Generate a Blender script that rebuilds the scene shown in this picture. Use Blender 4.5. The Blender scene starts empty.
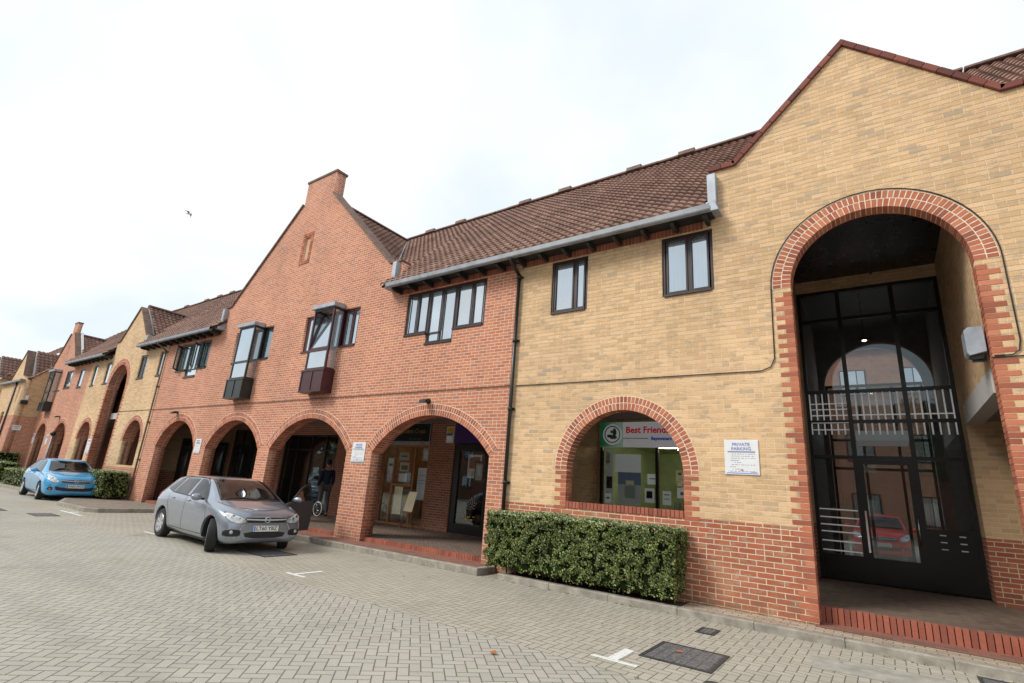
import bpy, bmesh, math, random
from mathutils import Vector, Matrix, noise
from mathutils.bvhtree import BVHTree
from mathutils.geometry import delaunay_2d_cdt
random.seed(7)
SC = bpy.context.scene
COL = SC.collection
PI = math.pi
R = math.radians

# ------------------------------------------------------------------ objects
def tag(o, label=None, cat=None, group=None, kind=None):
    if label: o['label'] = label
    if cat: o['category'] = cat
    if group: o['group'] = group
    if kind: o['kind'] = kind
    return o

def thing(name, label, cat, loc=(0, 0, 0), rz=0, group=None):
    o = bpy.data.objects.new(name, None)
    o.empty_display_size = .2
    COL.objects.link(o)
    o.location = loc
    o.rotation_euler = (0, 0, rz)
    return tag(o, label, cat, group)

def world_inv(p):
    """inverse of a parent's world matrix (parents here are at most two deep)"""
    m = Matrix.LocRotScale(p.location, p.rotation_euler, p.scale)
    if p.parent: m = Matrix.LocRotScale(p.parent.location, p.parent.rotation_euler, p.parent.scale) @ p.matrix_parent_inverse @ m
    return m.inverted()

def link(name, me, mats, parent=None, local=False):
    o = bpy.data.objects.new(name, me)
    COL.objects.link(o)
    if mats is not None:
        if not isinstance(mats, (list, tuple)): mats = [mats]
        me.materials.clear()
        for m in mats: me.materials.append(m)
    if parent is not None:
        o.parent = parent
        if not local: o.matrix_parent_inverse = world_inv(parent)
    return o

def box_uv(bm):
    uv = bm.loops.layers.uv.verify()
    bm.normal_update()
    for f in bm.faces:
        n = f.normal
        ax, ay, az = abs(n.x), abs(n.y), abs(n.z)
        for l in f.loops:
            c = l.vert.co
            if ay >= ax and ay >= az: l[uv].uv = (c.x, c.z)
            elif ax >= az: l[uv].uv = (c.y, c.z)
            else: l[uv].uv = (c.x, c.y)

class MB:
    def __init__(s): s.bm = bmesh.new()
    def box(s, x0, x1, y0, y1, z0, z1, M=None, mi=0):
        v = [s.bm.verts.new((x, y, z)) for z in (z0, z1) for y in (y0, y1) for x in (x0, x1)]
        if M:
            for a in v: a.co = M @ a.co
        for q in ((0, 2, 3, 1), (4, 5, 7, 6), (0, 1, 5, 4), (2, 6, 7, 3), (0, 4, 6, 2), (1, 3, 7, 5)):
            f = s.bm.faces.new([v[i] for i in q]); f.material_index = mi
        return s
    def hexa(s, P, mi=0):   # 8 points: bottom 4 (ccw), top 4
        v = [s.bm.verts.new(p) for p in P]
        for q in ((3, 2, 1, 0), (4, 5, 6, 7), (0, 1, 5, 4), (1, 2, 6, 5), (2, 3, 7, 6), (3, 0, 4, 7)):
            f = s.bm.faces.new([v[i] for i in q]); f.material_index = mi
        return s
    def quad(s, *P, mi=0):
        f = s.bm.faces.new([s.bm.verts.new(p) for p in P]); f.material_index = mi
        return s
    def prism(s, pts, axis, a, b, mi=0):
        """polygon pts (2D) extruded along axis ('y': pts=(x,z); 'x': pts=(y,z); 'z': pts=(x,y))"""
        def P(p, t):
            return (p[0], t, p[1]) if axis == 'y' else (t, p[0], p[1]) if axis == 'x' else (p[0], p[1], t)
        A = [s.bm.verts.new(P(p, a)) for p in pts]; B = [s.bm.verts.new(P(p, b)) for p in pts]
        n = len(pts)
        fs = [s.bm.faces.new(A), s.bm.faces.new(list(reversed(B)))]
        for i in range(n): fs.append(s.bm.faces.new([A[i], B[i], B[(i + 1) % n], A[(i + 1) % n]]))
        for f in fs: f.material_index = mi
        return s
    def tube(s, pts, r, n=8, mi=0, cap=True):
        pts = [Vector(p) for p in pts]
        rs = r if isinstance(r, (list, tuple)) else [r] * len(pts)
        rings = []
        for i, p in enumerate(pts):
            d = (pts[min(i + 1, len(pts) - 1)] - pts[max(i - 1, 0)]).normalized()
            a = d.cross(Vector((0, 0, 1)))
            if a.length < .05: a = d.cross(Vector((0, 1, 0)))
            a.normalize(); b = d.cross(a)
            rings.append([s.bm.verts.new(p + (a * math.cos(2 * PI * k / n) + b * math.sin(2 * PI * k / n)) * rs[i]) for k in range(n)])
        for i in range(len(rings) - 1):
            for k in range(n):
                f = s.bm.faces.new([rings[i][k], rings[i][(k + 1) % n], rings[i + 1][(k + 1) % n], rings[i + 1][k]])
                f.smooth = True; f.material_index = mi
        if cap:
            s.bm.faces.new(rings[0]).material_index = mi; s.bm.faces.new(list(reversed(rings[-1]))).material_index = mi
        return s
    def lathe(s, prof, axis, c, n=32, mi=0):
        """prof: list of (r, t) along axis through c, closed loop if first==last"""
        rings = []
        for r, t in prof:
            ring = []
            for k in range(n):
                a = 2 * PI * k / n; u, w = r * math.cos(a), r * math.sin(a)
                p = (c[0] + u, c[1] + t, c[2] + w) if axis == 'y' else (c[0] + t, c[1] + u, c[2] + w) if axis == 'x' else (c[0] + u, c[1] + w, c[2] + t)
                ring.append(s.bm.verts.new(p))
            rings.append(ring)
        for i in range(len(rings) - 1):
            for k in range(n):
                f = s.bm.faces.new([rings[i][k], rings[i][(k + 1) % n], rings[i + 1][(k + 1) % n], rings[i + 1][k]])
                f.smooth = True; f.material_index = mi
        return s
    def add(s, me, M=None):
        bm2 = bmesh.new(); bm2.from_mesh(me)
        if M: bm2.transform(M)
        t = bpy.data.meshes.new('t'); bm2.to_mesh(t); s.bm.from_mesh(t); bm2.free(); bpy.data.meshes.remove(t)
        return s
    def build(s, name, mats, parent=None, smooth=None, local=False, uv=True, fix=True, bevel=0):
        if fix: bmesh.ops.recalc_face_normals(s.bm, faces=s.bm.faces)
        if bevel: bmesh.ops.bevel(s.bm, geom=list(s.bm.edges), offset=bevel, segments=1, affect='EDGES', clamp_overlap=True)
        if uv: box_uv(s.bm)
        me = bpy.data.meshes.new(name)
        s.bm.to_mesh(me); s.bm.free()
        if smooth is not None:
            me.polygons.foreach_set('use_smooth', [True] * len(me.polygons))
            me.set_sharp_from_angle(angle=R(smooth))
        return link(name, me, mats, parent, local)

def poly_mesh(outer, holes, y0, y1, z=False):
    """2-D polygon with holes (x,z) extruded from y0 to y1 -> mesh"""
    cu = bpy.data.curves.new('c', 'CURVE'); cu.dimensions = '2D'; cu.fill_mode = 'BOTH'
    cu.extrude = abs(y1 - y0) / 2
    for loop in [outer] + list(holes):
        sp = cu.splines.new('POLY'); sp.points.add(len(loop) - 1)
        for i, p in enumerate(loop): sp.points[i].co = (p[0], p[1], 0, 1)
        sp.use_cyclic_u = True
    o = bpy.data.objects.new('c', cu); COL.objects.link(o)
    dg = bpy.context.evaluated_depsgraph_get()
    me = bpy.data.meshes.new_from_object(o.evaluated_get(dg))
    bpy.data.objects.remove(o); bpy.data.curves.remove(cu)
    bm = bmesh.new(); bm.from_mesh(me); bpy.data.meshes.remove(me)
    # local z -> world -y ; local y -> world z
    for v in bm.verts: v.co = Vector((v.co.x, (y0 + y1) / 2 - v.co.z, v.co.y))
    bmesh.ops.remove_doubles(bm, verts=bm.verts, dist=1e-5)
    bmesh.ops.recalc_face_normals(bm, faces=bm.faces)
    return bm

def wall(name, outer, holes, y0, y1, mat, parent):
    m = MB(); m.bm.free(); m.bm = poly_mesh(outer, holes, y0, y1)
    return m.build(name, mat, parent)

def text_mesh(s, size, align='CENTER', bold=0.0, ext=0.0015, spacing=1.0):
    cu = bpy.data.curves.new('t', 'FONT'); cu.body = s; cu.size = size; cu.align_x = align; cu.align_y = 'CENTER'
    cu.extrude = ext; cu.offset = bold; cu.resolution_u = 2; cu.space_character = spacing
    o = bpy.data.objects.new('t', cu); COL.objects.link(o)
    dg = bpy.context.evaluated_depsgraph_get()
    me = bpy.data.meshes.new_from_object(o.evaluated_get(dg))
    bpy.data.objects.remove(o); bpy.data.curves.remove(cu)
    return me

def text_on(name, s, size, x, y, z, mat, parent, align='CENTER', bold=0.0, sx=1, shear=0, rz=0, spacing=1.0):
    """upright lettering facing -y, centred at (x, z)"""
    me = text_mesh(s, size, align, bold, spacing=spacing)
    M = Matrix.Translation((x, y, z)) @ Matrix.Rotation(rz, 4, 'Z') @ Matrix.Rotation(PI / 2, 4, 'X') @ Matrix(((sx, shear, 0, 0), (0, 1, 0, 0), (0, 0, 1, 0), (0, 0, 0, 1)))
    me.transform(M)
    return link(name, me, mat, parent)

# ------------------------------------------------------------------ materials
class NT:
    def __init__(s, name):
        s.m = bpy.data.materials.new(name); s.m.use_nodes = True
        s.t = s.m.node_tree; s.t.nodes.clear(); s.n = s.t.nodes; s.l = s.t.links
        s.out = s.n.new('ShaderNodeOutputMaterial')
        s.b = s.n.new('ShaderNodeBsdfPrincipled')
        s.l.new(s.b.outputs[0], s.out.inputs[0])
    def set(s, sock, v):
        if hasattr(v, 'links') or isinstance(v, bpy.types.NodeSocket): s.l.new(v, sock)
        elif isinstance(v, (tuple, list)) and len(v) == 3 and sock.type == 'RGBA': sock.default_value = (*v, 1)
        else: sock.default_value = v
    def P(s, **k):
        for a, v in k.items(): s.set(s.b.inputs[a.replace('_', ' ')], v)
        return s
    def M(s, op, a, b=0.0, c=0.0):
        n = s.n.new('ShaderNodeMath'); n.operation = op
        for i, v in enumerate((a, b, c)): s.set(n.inputs[i], v)
        return n.outputs[0]
    def coord(s, kind='UV'):
        n = s.n.new('ShaderNodeTexCoord'); return n.outputs[kind]
    def geo(s, k): return s.n.new('ShaderNodeNewGeometry').outputs[k]
    def sep(s, v):
        n = s.n.new('ShaderNodeSeparateXYZ'); s.l.new(v, n.inputs[0]); return n.outputs
    def comb(s, x, y, z=0.0):
        n = s.n.new('ShaderNodeCombineXYZ')
        for i, v in enumerate((x, y, z)): s.set(n.inputs[i], v)
        return n.outputs[0]
    def noise(s, vec, scale, detail=3, rough=.5, dist=0):
        n = s.n.new('ShaderNodeTexNoise'); s.l.new(vec, n.inputs['Vector'])
        n.inputs['Scale'].default_value = scale; n.inputs['Detail'].default_value = detail
        n.inputs['Roughness'].default_value = rough; n.inputs['Distortion'].default_value = dist
        return n.outputs[0]
    def white(s, vec):
        n = s.n.new('ShaderNodeTexWhiteNoise'); n.noise_dimensions = '3D'; s.l.new(vec, n.inputs['Vector']); return n.outputs
    def ramp(s, fac, stops, interp='LINEAR'):
        n = s.n.new('ShaderNodeValToRGB'); s.set(n.inputs[0], fac); r = n.color_ramp; r.interpolation = interp
        while len(r.elements) < len(stops): r.elements.new(.5)
        for e, (p, c) in zip(r.elements, stops):
            e.position = p; e.color = (*c, 1) if isinstance(c, (tuple, list)) else (c, c, c, 1)
        return n.outputs[0]
    def mix(s, f, a, b, mode='MIX'):
        n = s.n.new('ShaderNodeMix'); n.data_type = 'RGBA'; n.blend_type = mode
        s.set(n.inputs[0], f); s.set(n.inputs[6], a); s.set(n.inputs[7], b); return n.outputs[2]
    def step(s, v, a, b):
        n = s.n.new('ShaderNodeMapRange'); n.interpolation_type = 'SMOOTHSTEP'
        s.set(n.inputs[0], v); n.inputs[1].default_value = a; n.inputs[2].default_value = b; return n.outputs[0]
    def bump(s, h, strength=.3, dist=.01):
        n = s.n.new('ShaderNodeBump'); n.inputs['Strength'].default_value = strength; n.inputs['Distance'].default_value = dist
        s.l.new(h, n.inputs['Height']); s.l.new(n.outputs[0], s.b.inputs['Normal']); return s

RED = [(0, (.24, .09, .06)), (.06, (.42, .145, .08)), (.35, (.53, .19, .10)), (.65, (.60, .235, .125)), (.85, (.48, .165, .088)), (.95, (.37, .18, .13)), (1, (.28, .15, .12))]
YEL = [(0, (.35, .28, .20)), (.08, (.45, .35, .24)), (.12, (.60, .395, .21)), (.38, (.70, .46, .255)), (.66, (.78, .53, .305)), (.88, (.64, .42, .225)), (.93, (.50, .37, .25)), (1, (.36, .29, .215))]
MORT_R = (.68, .56, .455); MORT_Y = (.735, .555, .36)

RED2 = [(0, (.22, .07, .045)), (.1, (.36, .105, .055)), (.4, (.44, .13, .065)), (.7, (.50, .155, .078)), (.9, (.40, .12, .065)), (1, (.28, .11, .08))]
MORT_C = (.74, .62, .46)
def brick(name, pal, mort, split=None, pal2=None, mort2=None, dark=1.0, blotch=False, H=.066, Wd=.2):
    t = NT(name)
    x, y, _ = t.sep(t.coord('UV'))
    v = t.M('DIVIDE', t.M('ADD', y, -.12), H); row = t.M('FLOOR', v)
    sh = t.M('MULTIPLY', t.M('FLOORED_MODULO', row, 2.0), .5)
    u = t.M('ADD', t.M('DIVIDE', x, Wd), sh); col = t.M('FLOOR', u)
    fu = t.M('SUBTRACT', u, col); fv = t.M('SUBTRACT', v, row)
    # about a third of the bricks are split into two headers
    idv = t.comb(col, row, 3.3)
    w = t.white(idv)[0]
    isH = t.M('GREATER_THAN', t.white(t.comb(col, row, 9.1))[0], .90)
    fu2 = t.M('MULTIPLY', fu, 2.0); half = t.M('FLOOR', fu2); fh = t.M('SUBTRACT', fu2, half)
    dxs = t.M('MULTIPLY', t.M('MINIMUM', fu, t.M('SUBTRACT', 1.0, fu)), Wd)
    dxh = t.M('MULTIPLY', t.M('MINIMUM', fh, t.M('SUBTRACT', 1.0, fh)), Wd / 2)
    dx = t.M('ADD', t.M('MULTIPLY', dxh, isH), t.M('MULTIPLY', dxs, t.M('SUBTRACT', 1.0, isH)))
    dz = t.M('MULTIPLY', t.M('MINIMUM', fv, t.M('SUBTRACT', 1.0, fv)), H)
    nz = t.noise(t.coord('UV'), 45, 2)
    d = t.M('ADD', t.M('MINIMUM', dx, dz), t.M('MULTIPLY', t.M('SUBTRACT', nz, .5), .006))
    mask = t.step(d, .0035, .0075)
    rnd = t.white(t.comb(t.M('ADD', col, t.M('MULTIPLY', t.M('MULTIPLY', half, isH), .37)), row, 1.7))[0]
    # clusters of darker bricks: push value by low noise
    cl = t.noise(t.comb(t.M('MULTIPLY', col, .2), t.M('MULTIPLY', row, .5), 0.0), .8, 2)
    f = t.M('ADD', t.M('MULTIPLY', rnd, .82), t.M('MULTIPLY', cl, .2))
    c = t.ramp(f, pal)
    mo = mort
    if split is not None:
        z = t.sep(t.geo('Position'))[2]
        k = t.M('GREATER_THAN', z, split)
        c = t.mix(k, t.ramp(f, pal2), c); mo = t.mix(k, mort2, mort)
        bed_shade = t.M('MULTIPLY', t.M('GREATER_THAN', dx, dz), t.step(t.M('ADD', z, t.noise(t.geo('Position'), .7, 3)), 3.2, 5.2)); mo = t.mix(t.M('MULTIPLY', bed_shade, .75), mo, (.36, .26, .16))  # shadow of the upper bed joints put into the mortar colour
    P3 = t.geo('Position')
    grain = t.noise(P3, 60, 3, .7)
    c = t.mix(.35, c, t.mix(1, c, t.ramp(grain, [(.25, .35), (.75, 1.45)]), 'MULTIPLY'))
    c = t.mix(mask, mo, c)
    if blotch:
        bx_, by_, bz_ = t.sep(P3)
        bl = t.noise(t.comb(t.M('MULTIPLY', bx_, .45), t.M('MULTIPLY', by_, .45), t.M('MULTIPLY', bz_, 1.6)), 9, 4, .7)
        c = t.mix(t.M('MULTIPLY', t.step(bl, .52, .63), .62), c, (.38, .30, .205))
        b2 = t.noise(P3, 1.4, 6, .7); c = t.mix(t.M('MULTIPLY', t.step(b2, .48, .68), .30), c, (.46, .32, .18))
        sp_ = t.noise(P3, 22, 3, .6); c = t.mix(t.M('MULTIPLY', t.step(sp_, .70, .76), .6), c, (.16, .13, .10))
    big = t.noise(P3, .55, 5, .6)
    c = t.mix(.8, c, t.mix(1, c, t.ramp(big, [(.3, .78), (.55, 1.0), (.75, 1.1)]), 'MULTIPLY'))
    # rain stains, drawn down the wall
    sx, sy, sz = t.sep(P3)
    st = t.noise(t.comb(t.M('MULTIPLY', sx, 2.2), t.M('MULTIPLY', sy, 2.2), t.M('MULTIPLY', sz, .25)), 1.3, 5, .65)
    c = t.mix(t.M('MULTIPLY', t.step(st, .54, .74), .22), c, (.20, .16, .11))
    lime = t.noise(P3, 3.2, 6, .75)
    c = t.mix(t.M('MULTIPLY', t.step(lime, .57, .74), .42), c, (.62, .52, .42))
    # damp dirty foot of the wall
    ft = t.M('MULTIPLY', t.M('SUBTRACT', 1.0, t.step(sz, .05, .55)), t.step(t.noise(P3, 5, 4, .6), .35, .65))
    c = t.mix(t.M('MULTIPLY', ft, .55), c, (.13, .10, .06))
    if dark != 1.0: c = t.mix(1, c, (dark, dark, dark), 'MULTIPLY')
    t.P(Base_Color=c, Roughness=.9)
    h = t.M('ADD', mask, t.M('MULTIPLY', grain, .35))
    t.bump(h, .55, .006)
    return t.m

def island(name, pal, mort=None):
    """separate brick solids: colour by island"""
    t = NT(name)
    c = t.ramp(t.geo('Random Per Island'), pal)
    P3 = t.geo('Position')
    g = t.noise(P3, 60, 3, .7)
    c = t.mix(.35, c, t.mix(1, c, t.ramp(g, [(.25, .45), (.75, 1.35)]), 'MULTIPLY'))
    big = t.noise(P3, 2.0, 5, .6)
    c = t.mix(.7, c, t.mix(1, c, t.ramp(big, [(.3, .72), (.6, 1.05)]), 'MULTIPLY'))
    t.P(Base_Color=c, Roughness=.88).bump(g, .3, .004)
    return t.m

def plain(name, col, rough=.6, metal=0.0, var=.12, scale=6, bump=0, **k):
    t = NT(name)
    n = t.noise(t.coord('Object'), scale, 4, .6)
    c = t.mix(1, tuple(col), t.ramp(n, [(.3, 1 - var), (.7, 1 + var)]), 'MULTIPLY')
    t.P(Base_Color=c, Metallic=metal)
    r = t.ramp(n, [(.3, max(0, rough - .06)), (.7, min(1, rough + .06))]); t.l.new(r, t.b.inputs['Roughness'])
    for a, v in k.items(): t.set(t.b.inputs[a.replace('_', ' ')], v)
    if bump: t.bump(t.noise(t.coord('Object'), scale * 8, 4, .7), bump, .01)
    return t.m

def glass_clear(name, tint=(.55, .6, .58), refl=.12):
    t = NT(name); t.n.remove(t.b)
    tr = t.n.new('ShaderNodeBsdfTransparent'); tr.inputs[0].default_value = (*tint, 1)
    gl = t.n.new('ShaderNodeBsdfGlossy'); gl.inputs[0].default_value = (.9, .95, .95, 1); gl.inputs['Roughness'].default_value = .02
    lw = t.n.new('ShaderNodeFresnel'); t.l.new(t.M('SUBTRACT', 1.5, t.M('MULTIPLY', t.geo('Backfacing'), .8333)), lw.inputs[0])
    f = t.M('ADD', t.M('MULTIPLY', lw.outputs[0], 1.3), refl - .05)
    mx = t.n.new('ShaderNodeMixShader'); t.l.new(f, mx.inputs[0]); t.l.new(tr.outputs[0], mx.inputs[1]); t.l.new(gl.outputs[0], mx.inputs[2])
    bp = t.n.new('ShaderNodeBump'); bp.inputs['Strength'].default_value = .012; bp.inputs['Distance'].default_value = .01
    t.l.new(t.noise(t.coord('Object'), 2.2, 2), bp.inputs['Height']); t.l.new(bp.outputs[0], gl.inputs['Normal'])
    t.l.new(mx.outputs[0], t.out.inputs[0])
    return t.m

def glass_sky(name, f0=.44, body=(.17, .20, .22)):
    """upper windows: net curtain close behind reflecting glass"""
    t = NT(name); t.n.remove(t.b)
    di = t.n.new('ShaderNodeBsdfDiffuse')
    n = t.noise(t.coord('Object'), 1.3, 2)
    c = t.mix(t.step(n, .3, .7), body, tuple(min(1, b * 1.6) for b in body)); c = t.mix(1, c, t.ramp(t.geo('Random Per Island'), [(0, .35), (.5, .9), (1, 1.6)]), 'MULTIPLY')
    wv = t.M('SINE', t.M('MULTIPLY', t.sep(t.geo('Position'))[0], 95)); c = t.mix(.25, c, t.mix(1, c, t.ramp(t.M('ADD', t.M('MULTIPLY', wv, .5), .5), [(0, .6), (1, 1.4)]), 'MULTIPLY')); t.l.new(c, di.inputs[0])
    gl = t.n.new('ShaderNodeBsdfGlossy'); gl.inputs[0].default_value = (.88, .95, 1, 1); gl.inputs['Roughness'].default_value = .03
    fr = t.n.new('ShaderNodeFresnel'); t.l.new(t.M('SUBTRACT', 1.5, t.M('MULTIPLY', t.geo('Backfacing'), .8333)), fr.inputs[0])
    f = t.M('MINIMUM', t.M('ADD', t.M('MULTIPLY', fr.outputs[0], 1.2), f0), 1.0)
    mx = t.n.new('ShaderNodeMixShader'); t.l.new(f, mx.inputs[0]); t.l.new(di.outputs[0], mx.inputs[1]); t.l.new(gl.outputs[0], mx.inputs[2])
    bp = t.n.new('ShaderNodeBump'); bp.inputs['Strength'].default_value = .012; bp.inputs['Distance'].default_value = .02
    t.l.new(t.noise(t.coord('Object'), 1.7, 2), bp.inputs['Height']); t.l.new(bp.outputs[0], gl.inputs['Normal'])
    t.l.new(mx.outputs[0], t.out.inputs[0])
    return t.m

def paving(name, herring=True, rot=0.0, size=.1, cols=None, joint=(.12, .105, .085), uvw=False, long=2.0):
    t = NT(name)
    px, py, pz = t.sep(t.geo('Position'))
    ca, sa = math.cos(rot), math.sin(rot)
    x = t.M('DIVIDE', t.M('ADD', t.M('MULTIPLY', px, ca), t.M('MULTIPLY', py, sa)), size)
    y = t.M('DIVIDE', t.M('ADD', t.M('MULTIPLY', px, -sa), t.M('MULTIPLY', py, ca)), size)
    P3 = t.geo('Position')
    if herring:
        i = t.M('FLOOR', x); j = t.M('FLOOR', y); u = t.M('SUBTRACT', x, i); v = t.M('SUBTRACT', y, j)
        k = t.M('FLOORED_MODULO', t.M('SUBTRACT', i, j), 4.0)
        eq = lambda a: t.M('COMPARE', k, float(a), .25)
        k0, k1, k2, k3 = eq(0), eq(1), eq(2), eq(3)
        big = lambda d, m: t.M('ADD', d, m)
        dl = big(u, k1); dr = big(t.M('SUBTRACT', 1.0, u), k0); db = big(v, k2); dt = big(t.M('SUBTRACT', 1.0, v), k3)
        d = t.M('MULTIPLY', t.M('MINIMUM', t.M('MINIMUM', dl, dr), t.M('MINIMUM', db, dt)), size)
        idv = t.comb(t.M('SUBTRACT', i, k1), t.M('SUBTRACT', j, k2), 2.2)
    else:
        v = y; row = t.M('FLOOR', v); sh = t.M('MULTIPLY', t.M('FLOORED_MODULO', row, 2.0), .5)
        u = t.M('ADD', t.M('DIVIDE', x, long), sh); colm = t.M('FLOOR', u)
        fu = t.M('SUBTRACT', u, colm); fv = t.M('SUBTRACT', v, row)
        d = t.M('MINIMUM', t.M('MULTIPLY', t.M('MINIMUM', fu, t.M('SUBTRACT', 1.0, fu)), size * long),
                t.M('MULTIPLY', t.M('MINIMUM', fv, t.M('SUBTRACT', 1.0, fv)), size))
        idv = t.comb(colm, row, 2.2)
    nz = t.noise(P3, 50, 2)
    d = t.M('ADD', d, t.M('MULTIPLY', t.M('SUBTRACT', nz, .5), .004))
    mask = t.step(d, .0015, .0075)
    r = t.white(idv)[0]
    c = t.ramp(r, cols)
    g = t.noise(P3, 130, 3, .8)
    c = t.mix(.5, c, t.mix(1, c, t.ramp(g, [(.3, .7), (.7, 1.25)]), 'MULTIPLY'))
    jm = t.mix(t.step(t.noise(P3, 1.6, 5, .7), .48, .66), joint, (.11, .125, .055))
    c = t.mix(mask, jm, c)
    big = t.noise(P3, .35, 6, .65)
    c = t.mix(1, c, t.ramp(big, [(.28, .84), (.5, .99), (.72, 1.07)]), 'MULTIPLY')
    moss = t.noise(P3, 1.1, 6, .7)
    c = t.mix(t.M('MULTIPLY', t.step(moss, .55, .72), .28), c, (.15, .155, .095))
    sp = t.noise(P3, 9, 5, .7)
    c = t.mix(t.M('MULTIPLY', t.step(sp, .62, .72), .25), c, (.10, .09, .075))
    oil = t.noise(P3, .9, 3, .5); c = t.mix(t.M('MULTIPLY', t.step(oil, .68, .76), .35), c, (.10, .095, .085))
    ty_ = t.noise(t.comb(t.M('MULTIPLY', px, .05), t.M('MULTIPLY', py, 1.1), 0.0), 1.0, 4, .6); c = t.mix(t.M('MULTIPLY', t.step(ty_, .54, .70), .16), c, (.17, .16, .14))
    t.P(Base_Color=c, Roughness=.88)
    t.bump(t.M('ADD', mask, t.M('MULTIPLY', g, .25)), .6, .005)
    return t.m

def carpaint(name, col, metal=.0, flake=.3):
    t = NT(name)
    n = t.noise(t.coord('Object'), 500, 1)
    c = t.mix(flake, tuple(col), t.mix(1, tuple(col), t.ramp(n, [(.35, .6), (.65, 1.5)]), 'MULTIPLY'))
    d = t.noise(t.coord('Object'), 3, 5, .7)
    c = t.mix(t.M('MULTIPLY', t.step(d, .5, .8), .10), c, (.3, .27, .22))
    t.P(Base_Color=c, Metallic=metal, Roughness=.26, Coat_Weight=1.0, Coat_Roughness=.04)
    return t.m

def leafmat(name, cols):
    t = NT(name)
    c = t.ramp(t.geo('Random Per Island'), cols)
    n = t.noise(t.geo('Position'), 2.2, 4, .6)
    c = t.mix(1, c, t.ramp(n, [(.3, .65), (.7, 1.25)]), 'MULTIPLY')
    t.P(Base_Color=c, Roughness=.45, Subsurface_Weight=0.0)
    t.b.inputs['Specular IOR Level'].default_value = .35
    return t.m

m_red = brick('red_brick', RED, MORT_R)
m_yel = brick('buff_brick', YEL, MORT_Y, split=1.22, H=.0705, Wd=.214, pal2=RED2, mort2=MORT_C, blotch=True)
m_yeld = brick('buff_brick_shaded', YEL, MORT_Y, split=1.22, H=.0705, Wd=.214, pal2=RED2, mort2=MORT_C, dark=.8)  # buff brick darkened: shade of the recesses put into the colour
m_redd = brick('red_brick_shaded', RED, MORT_R, dark=.7)  # same red brick, with arcade shade put into the colour
m_yeldd = brick('buff_brick_dark', YEL, MORT_Y, split=1.22, H=.0705, Wd=.214, pal2=RED2, mort2=MORT_C, dark=.42)  # buff brick with the deepest arcade shade put into the colour
m_ring = island('arch_brick', [(0, (.30, .09, .055)), (.3, (.42, .13, .07)), (.6, (.49, .16, .085)), (.88, (.55, .21, .12)), (1, (.36, .11, .065))])
m_cop = island('coping_brick', [(0, (.13, .045, .035)), (.5, (.20, .06, .045)), (1, (.26, .09, .06))])
m_mort = plain('mortar', (.76, .65, .50), .95, var=.2, scale=20)
m_sold = island('soldier_brick', [(0, (.24, .075, .05)), (.5, (.40, .125, .075)), (1, (.32, .10, .065))])
m_copd = plain('weathered_coping', (.17, .11, .085), .9, var=.35, scale=5, bump=.3)
m_brown = plain('dark_brown_frame', (.028, .013, .012), .38, var=.2)
m_maroon = plain('maroon_frame', (.055, .014, .018), .35, var=.2)
m_black = plain('black_frame', (.010, .011, .011), .35, var=.2)
m_greenblk = plain('dark_green_frame', (.012, .02, .018), .35, var=.2)
m_lead = plain('lead', (.33, .36, .40), .5, metal=.3, var=.25, scale=4)
m_gutter = plain('gutter_grey', (.225, .24, .265), .5, var=.32, scale=5)
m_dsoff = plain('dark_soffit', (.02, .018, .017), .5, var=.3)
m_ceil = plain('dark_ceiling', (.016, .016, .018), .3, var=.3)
m_white = plain('white_paint', (.72, .73, .74), .5, var=.05)
m_offw = plain('off_white', (.5, .5, .48), .7, var=.08)
m_glowrail = plain('glow_rail', (.8, .8, .8), .35, var=.03, Emission_Color=(1, 1, 1, 1), Emission_Strength=.13)  # faint glow added to brighten rails and landing; they are no lamps
m_chrome = plain('chrome', (.65, .67, .7), .18, metal=1.0, var=.05)
m_stone = plain('kerb_stone', (.30, .275, .23), .9, var=.3, scale=7, bump=.35)
m_kjoint = plain('kerb_joint', (.07, .065, .05), .95)
m_iron = plain('cast_iron', (.06, .06, .062), .55, metal=.3, var=.35, scale=14)
ln = NT('road_paint'); ln.P(Base_Color=ln.mix(ln.step(ln.noise(ln.geo('Position'), 38, 4, .7), .52, .66), (.68, .69, .68), (.40, .385, .34)), Roughness=.8); m_line = ln.m
m_cable = plain('cable_black', (.012, .011, .010), .5)
m_sky = glass_sky('window_glass')
m_glass = glass_clear('shop_glass', (.86, .89, .87), .06)
m_tint = glass_clear('entrance_glass', (.66, .69, .70), .06)
m_cglass = glass_clear('car_glass', (.45, .52, .5), .10)
m_green = plain('green_wall', (.34, .42, .26), .8)
m_wood = plain('timber', (.36, .17, .07), .5, var=.3, scale=9)
m_dark = plain('dark_interior', (.03, .03, .032), .8)
GREYS = [(0, (.35, .336, .29)), (.25, (.372, .357, .306)), (.6, (.388, .372, .32)), (.85, (.402, .385, .333)), (1, (.36, .347, .31))]
BUFFP = [(0, (.34, .26, .19)), (.4, (.44, .36, .27)), (.7, (.48, .39, .30)), (1, (.38, .28, .21))]
REDP = [(0, (.20, .085, .06)), (.5, (.30, .12, .08)), (1, (.25, .11, .08))]
BRNP = [(0, (.13, .085, .065)), (.5, (.20, .135, .10)), (1, (.16, .11, .085))]
m_road = paving('road_blocks', True, R(45), .0935, GREYS)
m_bay = paving('bay_blocks', True, R(0), .0935, [(p, (c[0] * 1.03, c[1] * 1.0, c[2] * .96)) for p, c in GREYS])
m_pave = paving('pavement_blocks', False, 0, .0935, BUFFP)
m_rpave = paving('red_pavement_blocks', False, 0, .0935, REDP)
m_pod = paving('arcade_floor_blocks', True, R(45), .0935, BRNP, joint=(.06, .05, .04))
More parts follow.
